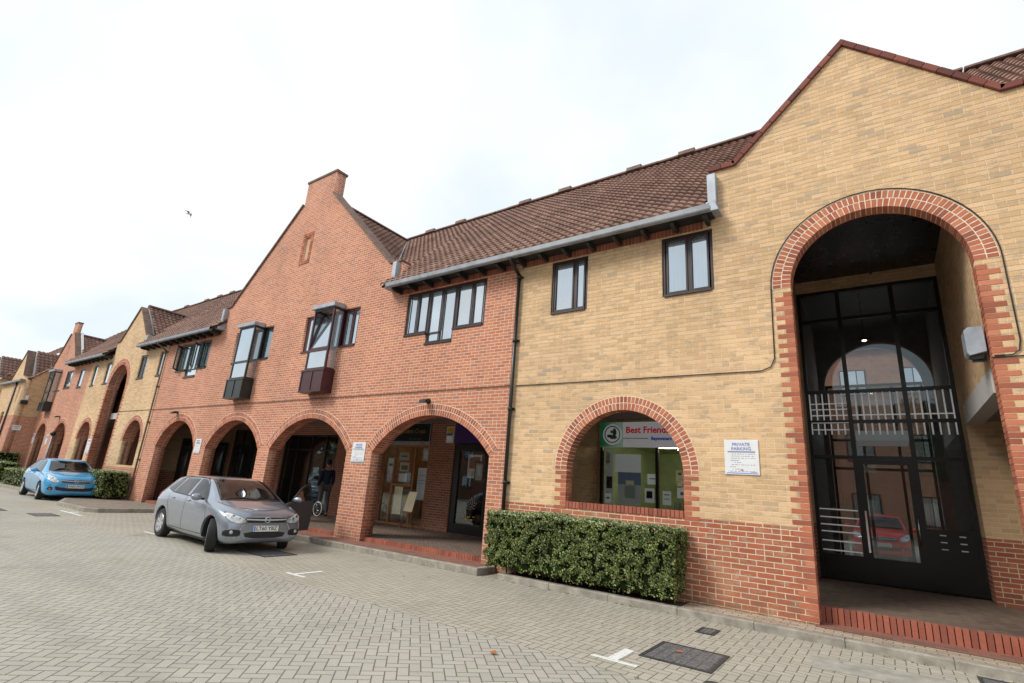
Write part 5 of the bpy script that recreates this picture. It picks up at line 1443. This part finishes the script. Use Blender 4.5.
TAB_A = [(0.0, .52, .30, .56, .48, .65, .38), (.045, .71, .23, .62, .655, .735, .52), (.15, .81, .19, .70, .76, .815, .60), (.35, .855, .18, .765, .81, .885, .64), (.65, .87, .18, .83, .83, .945, .67), (.98, .87, .18, .875, .835, .985, .69),
         (1.12, .87, .18, .89, .838, 1.03, .69), (1.50, .87, .18, .915, .845, 1.235, .635), (1.86, .87, .18, .93, .85, 1.40, .585), (2.15, .87, .18, .94, .85, 1.445, .565), (2.6, .87, .18, .955, .85, 1.455, .56), (3.1, .87, .18, .97, .85, 1.435, .555),
         (3.55, .87, .18, .985, .84, 1.42, .55), (3.87, .865, .20, .99, .82, 1.355, .545), (4.09, .84, .24, .97, .78, 1.14, .56), (4.19, .79, .30, .90, .72, .98, .55), (4.25, .62, .38, .80, .56, .86, .42)]

def build_hatch(name, label, loc, rz, paint, reg, variant='a', open_door=False, steer=0, scale=1.0, group=None):
    tab = TAB_A; wb, ft, wr = 2.61, .90, .315
    if variant == 'a': tab = [(t * .74 + .29 if t < 1.1 else t, *r_) for t, *r_ in TAB_A]
    if variant == 'b':   # smaller, rounder, taller nose
        k = 4.03 / 4.25
        tab = [(t * k, w * .985, zb, zbelt * 1.02 + (.03 if t < .7 else 0), wbt * .985, zt * 1.02 + (.035 if t < 1 else .01), wt * .99) for t, w, zb, zbelt, wbt, zt, wt in TAB_A]
        wb, ft, wr = 2.58, .80, .305
    c = Car(name, label, loc, rz, paint, tab, wb, ft, reg, group, wr)
    c.t.scale = scale if isinstance(scale, tuple) else (scale,) * 3
    X = c.X; k = 1 if variant == 'a' else 4.03 / 4.25
    x = lambda t: X(t * k)
    dz = 0 if variant == 'a' else .035
    fx, rx = wb / 2, -wb / 2
    # glass
    c.patch('windscreen', [(-.66, .985 + dz), (.66, .985 + dz), (.62, 1.15), (.545, 1.385), (.0, 1.395), (-.545, 1.385), (-.62, 1.15)], 'x', 1, m_cg, .004, .05)
    c.patch('rear_window', [(-.56, 1.04), (.56, 1.04), (.48, 1.33), (-.48, 1.33)], 'x', -1, m_cg, .004, .05)
    for sg in (-1, 1):
        if not (open_door and sg > 0):
            c.patch('side_window', [(x(1.42), .985), (x(2.26), 1.005), (x(2.30), 1.37), (x(2.05), 1.365), (x(1.80), 1.27), (x(1.5), 1.07)], 'y', sg, m_cg, .004, .05)
        c.patch('side_window', [(x(2.40), 1.01), (x(3.16), 1.035), (x(3.10), 1.355), (x(2.40), 1.37)], 'y', sg, m_cg, .004, .05)
        c.patch('quarter_window', [(x(3.22), 1.04), (x(3.60), 1.10), (x(3.42), 1.28), (x(3.18), 1.345)], 'y', sg, m_cg, .004, .04)
        # seams
        m = MB()
        c.strip(m, [(x(1.18), .30), (x(1.16), .60), (x(1.30), .93), (x(1.42), .97)], .008, 'y', sg); c.strip(m, [(x(2.33), .28), (x(2.34), 1.0), (x(2.35), 1.39)], .008, 'y', sg)
        c.strip(m, [(x(3.02), .30), (x(3.10), .55), (x(3.30), .78), (x(3.30), 1.02)], .008, 'y', sg); c.strip(m, [(x(1.18), .295), (x(3.02), .295)], .008, 'y', sg)
        m.build('door_seam', m_seam, c.t, local=True)
        m = MB(); c.strip(m, [(x(1.40), .975), (x(2.35), .995), (x(3.2), 1.025), (x(3.62), 1.09)], .018, 'y', sg, .006)
        c.strip(m, [(x(1.40), .98), (x(1.55), 1.10), (x(1.82), 1.30), (x(2.06), 1.39), (x(2.5), 1.40), (x(3.1), 1.38), (x(3.45), 1.30), (x(3.66), 1.10)], .016, 'y', sg, .005)
        m.build('window_trim', m_plast, c.t, local=True)
        m = MB()   # swage line and sill
        c.strip(m, [(x(.62), .62), (x(1.2), .70), (x(3.2), .80), (x(3.9), .82)], .010, 'y', sg, .002); m.build('crease', paint, c.t, local=True)
        for t in (2.18, 3.05):
            m = MB(); h = c.hit('y', sg, x(t), .90)
            if h[0]: p = h[0] + Vector((0, sg * .022, 0)); m.tube([p + Vector((-.085, -sg * .02, 0)), p + Vector((-.06, 0, 0)), p + Vector((.06, 0, .004)), p + Vector((.085, -sg * .02, .004))], .013, 8)
            m.build('door_handle', paint, c.t, local=True)
        # mirror
        if not (open_door and sg > 0):
            m = MB(); bm = m.bm
            bmesh.ops.create_uvsphere(bm, u_segments=16, v_segments=10, radius=1, matrix=Matrix.Translation((x(1.47), sg * .985, 1.015)) @ Matrix.Diagonal((.065, .11, .075, 1)))
            for f in bm.faces: f.smooth = True
            mo = m.build('wing_mirror', paint, c.t, local=True); m = MB(); m.tube([(x(1.45), sg * .83, .975), (x(1.47), sg * .93, .985)], .022, 8); m.build('mirror_arm', m_plast, mo, local=True)
        # lamps: front
        if variant == 'a': HP = [(sg * .43, .60), (sg * .43, .66), (sg * .60, .735), (sg * .765, .79), (sg * .775, .70), (sg * .70, .615), (sg * .56, .585)]
        else: HP = [(sg * .47, .66), (sg * .50, .74), (sg * .62, .83), (sg * .755, .92), (sg * .775, .82), (sg * .73, .70), (sg * .60, .64)]
        hl = c.patch('headlight', HP, 'x', 1, m_lens, .006, .03, sm=1)
        m = MB(); q = HP + HP[:1]; c.strip(m, q, .010, 'x', 1, .005); m.build('headlight_rim', m_plast, hl, local=True)
        for (yy, zz, rr) in ((.56, .655 + dz * 2, .042), (.665, .705 + dz * 2, .045)):
            h = c.hit('x', 1, sg * yy, zz)
            if h[0]:
                m = MB(); m.lathe([(rr, .006), (rr * .8, .012), (rr * .35, .004), (0, .016)], 'x', tuple(h[0] + Vector((-.004, 0, 0))), 20); m.build('reflector', m_chrome, hl, local=True)
        FP = [(sg * .50, .34), (sg * .50, .46), (sg * .66, .475), (sg * .80, .45), (sg * .79, .34)] if variant == 'a' else [(sg * .62, .36), (sg * .60, .47), (sg * .70, .50), (sg * .76, .40)]
        fo = c.patch('fog_light', FP, 'x', 1, m_plast, .005, .03, sm=1)
        h = c.hit('x', 1, sg * .67, .42); m = MB(); m.lathe([(.036, .004), (.03, .012), (0, .014)], 'x', tuple(h[0]), 16); m.build('fog_lens', m_lens if variant == 'a' else m_amber, fo, local=True)
        c.patch('tail_light', [(sg * .60, .86), (sg * .60, 1.04), (sg * .69, 1.04), (sg * .76, .86)], 'x', -1, m_redlens, .006, .04)
        c.patch('tail_light', [(x(3.98), .86), (x(3.88), 1.03), (x(4.02), 1.03), (x(4.10), .90)], 'y', sg, m_redlens, .006, .03)
        h = c.hit('y', sg, x(.98), .70); m = MB(); m.lathe([(.022, 0), (.018, sg * .008), (0, sg * .01)], 'y', tuple(h[0]), 12); m.build('side_repeater', m_amber, c.t, local=True)
    # front
    sn = 0 if variant == 'a' else .2
    gz = .655 if variant == 'a' else .705
    gr = c.patch('grille', [(-.40, gz - .055), (.40, gz - .055), (.42, gz + .01), (.42, gz + .045), (-.42, gz + .045), (-.42, gz + .01)], 'x', 1, m_plast, .005, .03)
    m = MB(); c.strip(m, [(-.42, gz + .008), (0, gz - .004), (.42, gz + .008)], .026, 'x', 1, .012); c.strip(m, [(-.43, gz + .052), (0, gz + .052), (.43, gz + .052)], .008, 'x', 1, .008); m.build('chrome_bar', m_trimg, gr, local=True)
    h = c.hit('x', 1, 0, gz); 
    m = MB(); ce = h[0] + Vector((.010, 0, 0)); m.lathe([(.058, 0), (.062, .010), (.052, .014), (.046, .008)], 'x', tuple(ce), 28)
    m.tube([ce + Vector((.012, -.035, .02)), ce + Vector((.014, 0, .006)), ce + Vector((.014, 0, -.006)), ce + Vector((.012, .035, -.02))], .007, 6); m.build('badge', m_trimg, gr, local=True)
    if variant == 'a': LI = [(-.38, .30), (.38, .30), (.45, .425), (-.45, .425)]
    else: LI = [(-.50, .35), (.50, .35), (.57, .53), (.40, .47), (-.40, .47), (-.57, .53)]
    li = c.patch('lower_intake', LI, 'x', 1, m_plast, .004, .04, sm=1)
    m = MB()
    for z in (.37, .395): c.strip(m, [(-.42, z), (.42, z)], .006, 'x', 1, .010)
    m.build('intake_bar', m_iron, li, local=True)
    for sg in (-1, 1): m = MB(); c.strip(m, [(sg * .60, .31), (sg * .50, .50), (sg * .44, .585)], .010, 'x', 1, .003); m.build('bumper_crease', m_trimg if variant == 'a' else paint, c.t, local=True)
    m = MB(); c.strip(m, [(x(.56 - sn), -.50), (x(.45 - sn), -.2), (x(.43 - sn), 0), (x(.45 - sn), .2), (x(.56 - sn), .50)], .008, 'z', 1); 
    for sg in (-1, 1): c.strip(m, [(x(.56 - sn), sg * .55), (x(.78), sg * .66), (x(1.05), sg * .73)], .008, 'z', 1)
    m.build('bonnet_seam', m_seam, c.t, local=True)
    m = MB(); c.strip(m, [(x(1.10), -.66), (x(1.03), 0), (x(1.10), .66)], .05, 'z', 1, .006)
    m.build('scuttle', m_plast, c.t, local=True)
    m = MB()
    for y0_, y1_ in ((-.55, .05), (.05, .6)):
        pp = []
        for q in range(7):
            yy = y0_ + (y1_ - y0_) * q / 6; h = c.hit('x', 1, yy, 1.00 + dz + .03 * math.sin(q / 6 * 3.1)); pp.append(h[0] + h[1] * .012 if h[0] else None)
        pp = [p for p in pp if p]; m.tube(pp, .008, 6)
    m.build('wiper', m_plast, c.t, local=True)
    h = c.hit('x', 1, 0, .485)
    plate(c, reg, h[0].x + .004, .485 + dz, ang=R(-4))
    h = c.hit('x', -1, 0, .70); plate(c, reg, h[0].x - .004, .70, sg=-1)
    for xw, st in ((fx, steer), (rx, 0)):
        for sg in (-1, 1): c.wheel(xw, sg, st)
    # seats seen through glass are suggested by head restraints just under the roof line
    if open_door:
        # hinge at front-left of the cabin; door swings out
        hx, hy = x(1.22), .86
        M_ = Matrix.Translation((hx, hy, 0)) @ Matrix.Rotation(R(-63), 4, 'Z')
        m = MB(); L = 1.08
        out = [(0, .30), (-L * .97, .29), (-L, .55), (-L * 1.02, .99), (-.22, .975), (-.05, .93), (0, .6)]
        m.prism([(a, b) for a, b in out], 'y', -.05, .02); m.bm.transform(M_); dr = m.build('open_door', m_plast, c.t, local=True, bevel=.012)
        m = MB(); m.prism([(a * .995, b) for a, b in out], 'y', .021, .032); m.bm.transform(M_); m.build('door_skin', m_doord, dr, local=True, bevel=.004)
        fr = MB(); pts = [(-.22, 0, .975), (-.42, -.03, 1.13), (-.62, -.06, 1.27), (-.85, -.085, 1.36), (-1.02, -.085, 1.37), (-1.03, -.04, 1.15), (-1.035, 0, .98)]
        fr.tube(pts, .022, 8); fr.bm.transform(M_); fr.build('window_frame', m_plast, dr, local=True)
        g = MB(); g.bm.faces.new([g.bm.verts.new(p) for p in pts]); g.bm.transform(M_); g.build('window_glass', m_cglass, dr, local=True)
        mm = MB(); bmesh.ops.create_uvsphere(mm.bm, u_segments=16, v_segments=10, radius=1, matrix=M_ @ Matrix.Translation((-.24, .13, 1.02)) @ Matrix.Diagonal((.06, .11, .072, 1)))
        for f in mm.bm.faces: f.smooth = True
        mm.build('wing_mirror', paint, dr, local=True)
        c.patch('door_opening', [(x(1.22), .33), (x(1.20), .93), (x(1.5), 1.08), (x(1.85), 1.33), (x(2.28), 1.37), (x(2.28), .33)], 'y', 1, m_dark, .003, .06)
    return c
m_silver = carpaint('silver_paint', (.27, .305, .36), .5)
m_bluep = carpaint('blue_paint', (.06, .36, .68), .15)
m_doord = plain('shaded_door', (.035, .043, .055), .55)  # body paint darkened: dark arcade reflection put into the door colour
m_redp = carpaint('red_paint', (.75, .03, .03), .1)
m_whitep = carpaint('white_car_paint', (.6, .6, .6), 0)
m_navyp = carpaint('navy_paint', (.03, .04, .09), .2)
build_hatch('parked_car', 'silver grey five-door hatchback with its far front door open', (-11.18, -2.15, 0), R(-3.5), m_silver, 'LT60 YBZ', open_door=True, steer=R(-24), scale=(.91, .90, .885))
build_hatch('parked_car', 'bright blue small hatchback parked by the projecting pavement', (-24.75, -1.38, 0), R(-3), m_bluep, 'LN60 JWZ', 'b', steer=R(-4), scale=(.96, .96, .93))
build_hatch('parked_car', 'red hatchback seen through the glazed entrance doors, parked behind', (-.25, 15.8, 0), R(-90), m_redp, 'GF05 KLA', 'b')
build_hatch('parked_car', 'white car across the street, reflected in the glass of the third arch', (-47.5, -18.5, 0), R(90), m_whitep, 'KX07 ODM', 'b')
build_hatch('parked_car', 'silver car parked beside the white car across the street', (-44.3, -18.3, 0), R(90), m_silver, 'EK08 TRV')
build_hatch('parked_car', 'silver car across the street behind the camera', (-16.0, -17.5, 0), R(90), m_silver, 'RV57 HJO')
build_hatch('parked_car', 'dark blue car across the street behind the camera', (-12.6, -17.5, 0), R(90), m_navyp, 'AP06 WSN', 'b')

# ------------------------------------------------------------------ person
def skin(name, verts, edges, radii, mat, parent, sub=2, root=0):
    me = bpy.data.meshes.new(name); me.from_pydata(verts, edges, [])
    o = bpy.data.objects.new(name, me); COL.objects.link(o)
    sk = o.modifiers.new('s', 'SKIN'); sk.use_smooth_shade = True
    for i, rr in enumerate(radii):
        rr = rr if isinstance(rr, tuple) else (rr, rr)
        me.skin_vertices[0].data[i].radius = rr; me.skin_vertices[0].data[i].use_root = (i == root)
    su = o.modifiers.new('u', 'SUBSURF'); su.levels = sub; su.render_levels = sub
    dg = bpy.context.evaluated_depsgraph_get(); fin = bpy.data.meshes.new_from_object(o.evaluated_get(dg)); fin.name = name
    bpy.data.objects.remove(o)
    return link(name, fin, mat, parent, local=True)
m_skin = plain('skin', (.38, .21, .14), .55, var=.05)
m_jacket = plain('navy_jacket', (.008, .018, .045), .8, var=.3, bump=.2)
m_trous = plain('grey_trousers', (.075, .07, .08), .9, var=.2)
m_hair = plain('dark_hair', (.012, .009, .008), .7, var=.4, scale=40)
m_shoe = plain('black_shoe', (.012, .012, .012), .5)
pp = thing('person', 'person in navy jacket and grey trousers walking under the third arch', 'person', (-13.95, 2.15, .265), R(160))
S = .93
V = lambda *a: tuple(S * q for q in a)
# facing +x locally; y left
body = [V(0, 0, .95), V(0, 0, 1.12), V(.01, 0, 1.32), V(.01, 0, 1.45), V(.02, 0, 1.53), V(.03, 0, 1.60), V(.03, 0, 1.70), V(.02, 0, 1.76),
        V(.0, .10, .92), V(.06, .10, .50), V(.10, .10, .09), V(.22, .11, .04), V(0, -.10, .92), V(-.02, -.10, .50), V(-.16, -.10, .10), V(-.05, -.11, .04),
        V(.0, .18, 1.42), V(-.04, .23, 1.15), V(.06, .24, .92), V(.0, -.18, 1.42), V(.02, -.23, 1.15), V(.12, -.22, .93)]
edg = [(0, 1), (1, 2), (2, 3), (3, 4), (4, 5), (5, 6), (6, 7), (0, 8), (8, 9), (9, 10), (10, 11), (0, 12), (12, 13), (13, 14), (14, 15), (3, 16), (16, 17), (17, 18), (3, 19), (19, 20), (20, 21)]
rad = [(.15, .12), (.14, .11), (.16, .115), (.12, .09), .055, (.075, .07), (.085, .075), (.07, .06), .085, .058, .042, (.05, .035), .085, .058, .042, (.05, .035), .06, .045, .028, .06, .045, .028]
bo = skin('body', body, edg, [tuple(S * .93 * q for q in (r if isinstance(r, tuple) else (r, r))) for r in rad], m_skin, pp)
skin('jacket', [body[i] for i in (0, 1, 2, 3, 16, 17, 18, 19, 20, 21)], [(0, 1), (1, 2), (2, 3), (3, 4), (4, 5), (5, 6), (3, 7), (7, 8), (8, 9)], [tuple(S * q for q in r) for r in ((.175, .145), (.165, .13), (.18, .135), (.125, .10), (.078, .078), (.06, .06), (.046, .046), (.078, .078), (.06, .06), (.046, .046))], m_jacket, pp)
skin('trousers', [body[i] for i in (0, 8, 9, 10, 12, 13, 14)], [(0, 1), (1, 2), (2, 3), (0, 4), (4, 5), (5, 6)], [tuple(S * q for q in r) for r in ((.16, .13), (.098, .098), (.074, .074), (.062, .062), (.098, .098), (.074, .074), (.062, .062))], m_trous, pp)
for a, b in ((10, 11), (14, 15)): skin('shoe', [body[a][:2] + (.05,), body[b]], [(0, 1)], [(.055, .05), (.045, .035)], m_shoe, pp)
m = MB(); bmesh.ops.create_uvsphere(m.bm, u_segments=20, v_segments=14, radius=1, matrix=Matrix.Translation(V(.005, 0, 1.705)) @ Matrix.Diagonal((.10 * S, .088 * S, .105 * S, 1)))
for v in list(m.bm.verts):
    if v.co.x > .05 and v.co.z < 1.72 * S: v.co.x = .03
    v.co += Vector((noise.noise(v.co * 30), noise.noise(v.co * 31 + Vector((3, 0, 0))), noise.noise(v.co * 29))) * .006
for f in m.bm.faces: f.smooth = True
m.build('hair', m_hair, pp, local=True)
for sg, w_ in ((1, 18), (-1, 21)):
    W_ = Vector(body[w_]); hv = []; he = []; hr = []
    hv = [tuple(W_), tuple(W_ + Vector((.01, 0, -.08)))]; he = [(0, 1)]; hr = [(.024, .018), (.036, .016)]
    for k in range(4):
        y = (k - 1.5) * .018; L = (.034, .040, .037, .028)[k]; i = len(hv)
        b0 = W_ + Vector((.012, y, -.09)); hv += [tuple(b0), tuple(b0 + Vector((.006, 0, -L))), tuple(b0 + Vector((-.006, 0, -L * 1.8)))]
        he += [(1, i), (i, i + 1), (i + 1, i + 2)]; hr += [(.009, .009), (.008, .008), (.007, .007)]
    i = len(hv); hv += [tuple(W_ + Vector((.025, -sg * .02, -.04))), tuple(W_ + Vector((.04, -sg * .03, -.075)))]; he += [(0, i), (i, i + 1)]; hr += [(.010, .010), (.008, .008)]
    skin('hand', hv, he, hr, m_skin, pp, sub=1)
t = thing('hoop', 'white rimmed hoop standing on the arcade floor by the person\'s feet', 'hoop', (-13.85, 1.92, .265))
m = MB(); m.lathe([(.19, -.012), (.205, -.008), (.21, 0), (.205, .008), (.19, .012), (.185, 0), (.19, -.012)], 'y', (-13.85, 1.92, .48), 40); m.bm.transform(Matrix.Identity(4)); m.build('rim', m_white, t)
m = MB()
for k in range(12): a = k * PI / 6; m.tube([(-13.85, 1.92, .48), (-13.85 + .187 * math.cos(a), 1.92, .48 + .187 * math.sin(a))], .002, 4)
m.build('spokes', m_chrome, t)

# gull
t = thing('gull', 'small pale gull gliding in the white sky left of the chimney gable', 'bird', (-52.4, 9.65, 24.85), R(40))
m = MB()
m.tube([(-.42, 0, 0), (-.25, 0, .02), (0, 0, .03), (.22, 0, .03), (.34, 0, .02)], [.03, .09, .12, .07, .02], 10); m.build('body', m_white, t, local=True)
for sg in (-1, 1):
    w_ = MB(); w_.hexa([(.10, 0, .03), (-.12, 0, .03), (-.18, sg * .35, .16), (.10, sg * .35, .17), (.10, 0, .05), (-.12, 0, .05), (-.18, sg * .35, .175), (.10, sg * .35, .185)])
    w_.hexa([(.10, sg * .35, .17), (-.18, sg * .35, .16), (-.30, sg * .80, .03), (-.22, sg * .82, .03), (.10, sg * .35, .185), (-.18, sg * .35, .175), (-.30, sg * .80, .04), (-.22, sg * .82, .04)])
    w_.build('wing', m_lead, t, local=True)
for o in t.children: o.scale = (.8, .8, .8)

# ------------------------------------------------------------------ trees (behind the building and across the street)
m_bark = plain('bark', (.10, .075, .05), .95, var=.4, scale=12, bump=.5)
m_treeleaf = leafmat('tree_leaf', [(0, (.02, .045, .01)), (.4, (.05, .10, .02)), (.8, (.09, .15, .03)), (1, (.14, .17, .04))])
def tree(lab, x, y, h, seed, n=4500, group=None):
    r = random.Random(seed); t = thing('tree', lab, 'tree', (x, y, 0), 0, group)
    m = MB(); top = Vector((x + r.uniform(-.3, .3), y, h * .75)); m.tube([(x, y, 0), (x + .1, y, h * .3), tuple(top)], [.2, .15, .05], 10)
    cl = []
    for k in range(14):
        a = r.uniform(0, 6.28); rr = h * r.uniform(.1, .30); z = h * r.uniform(.42, .92); c = Vector((x + rr * math.cos(a), y + rr * math.sin(a), z)); cl.append((c, h * r.uniform(.09, .15)))
        m.tube([(x + .05, y, z * .65), tuple(c)], [.06, .02], 6)
    m.build('trunk', m_bark, t); b = MB()
    for i in range(n):
        c, rad_ = r.choice(cl); d = Vector((r.gauss(0, 1), r.gauss(0, 1), r.gauss(0, .8))).normalized() * rad_ * r.uniform(.55, 1.1); p = c + d
        q = (d.normalized() + Vector((r.gauss(0, .5), r.gauss(0, .5), r.gauss(0, .5)))).normalized(); a1 = q.cross(Vector((r.random(), r.random(), 1))).normalized(); a2 = q.cross(a1); L = r.uniform(.05, .11) * h / 7
        b.bm.faces.new([b.bm.verts.new(p + v) for v in (a1 * L, a2 * L * .6, -a1 * L, -a2 * L * .6)])
    b.build('crown', m_treeleaf, t, uv=False, fix=False)
tree('green tree across the street, furthest left of the row', -55, -23, 9, 1); tree('green tree across the street behind the white car', -48.5, -22.5, 8, 2)
tree('broad tree across the street behind the silver car', -42.5, -23, 9, 3); tree('tall tree across the street opposite the entrance', 4, -25, 9, 4)

def far_block(lab, x0, x1, y, depth, h, sgn, mat, gables):
    t = thing('brick_building', lab, 'building', ((x0 + x1) / 2, y, 0)); yf = y; yb = y + sgn * depth
    m = MB(); m.box(x0, x1, min(yf, yb), max(yf, yb), 0, h); m.build('wall', mat, t)
    rr = MB(); rr.hexa([(x0 - .2, yf - sgn * .3, h + .002), (x1 + .2, yf - sgn * .3, h + .002), (x1 + .2, yb, h + .002), (x0 - .2, yb, h + .002), (x0 - .2, (yf + yb) / 2 - .05, h + 3.2), (x1 + .2, (yf + yb) / 2 - .05, h + 3.2), (x1 + .2, (yf + yb) / 2 + .05, h + 3.2), (x0 - .2, (yf + yb) / 2 + .05, h + 3.2)]); rr.build('roof', m_copd, t)
    x = x0 + 1.5
    while x < x1 - 1.5:
        for z in (1.0, 4.2) if h < 8 else (1.0, 4.2, 7.9):
            f = MB(); d = yf - sgn * .03
            f.box(x, x + 1.3, min(d, yf), max(d, yf), z, z + 1.5); w_ = f.build('window', m_black, t)
            g = MB(); d2 = d - sgn * .006
            for a, b in ((.07, .42), (.47, .83), (.88, 1.23)): g.box(x + a, x + b, min(d2, d), max(d2, d) - .0, z + .07, z + 1.43)
            g.build('pane', m_sky, w_)
        x += 3.0
    for gx in gables:
        g = MB(); g.prism([(gx - 3, h - .01), (gx + 3, h - .01), (gx, h + 3.6)], 'y', yf - sgn * .05, yf - sgn * -.3); g.build('gable', mat, t)
m_far1 = brick('far_red_brick', RED, MORT_R, dark=.55)
far_block('orange brick building beyond the rear car park, seen through the hall', -9, 14, 27, 8, 10.5, 1, m_far1, ())
far_block('long brick building on the far side of the rear car park', -70, -12, 30, 8, 6, 1, m_far1, (-20, -40))
far_block('brown brick terrace facing the shops from across the street', -90, 22, -30, 8, 6.5, -1, m_far1, (-38, -22, -6, 10))

# ================================================================== CAMERA, LIGHT, SKY
yaw, pitch, roll, F = 0.62753093, 0.27860059, 0.07116264, 512.9
cam = bpy.data.cameras.new('camera'); co = bpy.data.objects.new('camera', cam); COL.objects.link(co); SC.camera = co
cam.sensor_width = 36; cam.sensor_fit = 'HORIZONTAL'; cam.lens = F / 1024 * 36; cam.clip_end = 3000; cam.clip_start = .05
fw = Vector((-math.sin(yaw) * math.cos(pitch), math.cos(yaw) * math.cos(pitch), math.sin(pitch)))
r0 = fw.cross(Vector((0, 0, 1))).normalized(); u0 = r0.cross(fw)
rt = math.cos(roll) * r0 + math.sin(roll) * u0; up = -math.sin(roll) * r0 + math.cos(roll) * u0
co.matrix_world = Matrix(((rt.x, up.x, -fw.x, 0), (rt.y, up.y, -fw.y, -7.9577), (rt.z, up.z, -fw.z, 1.45), (0, 0, 0, 1)))

SE, SA = R(42), R(215)     # sun elevation, azimuth of the sun measured from +y clockwise
sd = Vector((math.sin(SA) * math.cos(SE), math.cos(SA) * math.cos(SE), math.sin(SE)))
L = bpy.data.lights.new('sun', 'SUN'); L.energy = 2.75; L.angle = R(20); L.color = (1, .955, .88)
lo = bpy.data.objects.new('sun', L); COL.objects.link(lo); lo.rotation_euler = sd.to_track_quat('Z', 'Y').to_euler(); lo.location = (0, -20, 30)
W = bpy.data.worlds.new('World'); SC.world = W; W.use_nodes = True; nt = W.node_tree; nt.nodes.clear()
out = nt.nodes.new('ShaderNodeOutputWorld'); bg = nt.nodes.new('ShaderNodeBackground'); nt.links.new(bg.outputs[0], out.inputs[0])
sky = nt.nodes.new('ShaderNodeTexSky'); sky.sky_type = 'NISHITA'; sky.sun_disc = False; sky.sun_elevation = SE; sky.sun_rotation = SA; sky.dust_density = 2.5; sky.air_density = 1.0
tc_ = nt.nodes.new('ShaderNodeTexCoord')
def wn(op, a, b):
    n = nt.nodes.new('ShaderNodeMath'); n.operation = op
    for i, v in enumerate((a, b)):
        if isinstance(v, (int, float)): n.inputs[i].default_value = v
        else: nt.links.new(v, n.inputs[i])
    return n.outputs[0]
sx = nt.nodes.new('ShaderNodeSeparateXYZ'); nt.links.new(tc_.outputs['Generated'], sx.inputs[0])
zz = wn('ADD', wn('MAXIMUM', sx.outputs[2], 0.0), .35)
cb = nt.nodes.new('ShaderNodeCombineXYZ'); nt.links.new(wn('DIVIDE', sx.outputs[0], zz), cb.inputs[0]); nt.links.new(wn('DIVIDE', sx.outputs[1], zz), cb.inputs[1])
nz = nt.nodes.new('ShaderNodeTexNoise'); nt.links.new(cb.outputs[0], nz.inputs['Vector']); nz.inputs['Scale'].default_value = 1.6; nz.inputs['Detail'].default_value = 5; nz.inputs['Roughness'].default_value = .5; nz.inputs['Distortion'].default_value = .3
rp = nt.nodes.new('ShaderNodeValToRGB'); nt.links.new(nz.outputs[0], rp.inputs[0]); rp.color_ramp.interpolation = 'EASE'
rp.color_ramp.elements[0].position = .34; rp.color_ramp.elements[0].color = (.80, .80, .80, 1); rp.color_ramp.elements[1].position = .62; rp.color_ramp.elements[1].color = (1, 1, 1, 1)
rp.color_ramp.elements[0].color = (0, 0, 0, 1)
cl_ = nt.nodes.new('ShaderNodeMix'); cl_.data_type = 'RGBA'; nt.links.new(rp.outputs[0], cl_.inputs[0]); cl_.inputs[6].default_value = (6.2, 6.95, 7.6, 1); cl_.inputs[7].default_value = (7.9, 8.05, 8.2, 1)
mx = nt.nodes.new('ShaderNodeMix'); mx.data_type = 'RGBA'; mx.inputs[0].default_value = .93; nt.links.new(sky.outputs[0], mx.inputs[6]); nt.links.new(cl_.outputs[2], mx.inputs[7])
nt.links.new(mx.outputs[2], bg.inputs[0]); bg.inputs[1].default_value = .14
SC.view_settings.view_transform = 'Standard'; SC.view_settings.look = 'None'; SC.view_settings.exposure = 0; SC.view_settings.gamma = 1
SC.cycles.max_bounces = 8; SC.cycles.transparent_max_bounces = 12
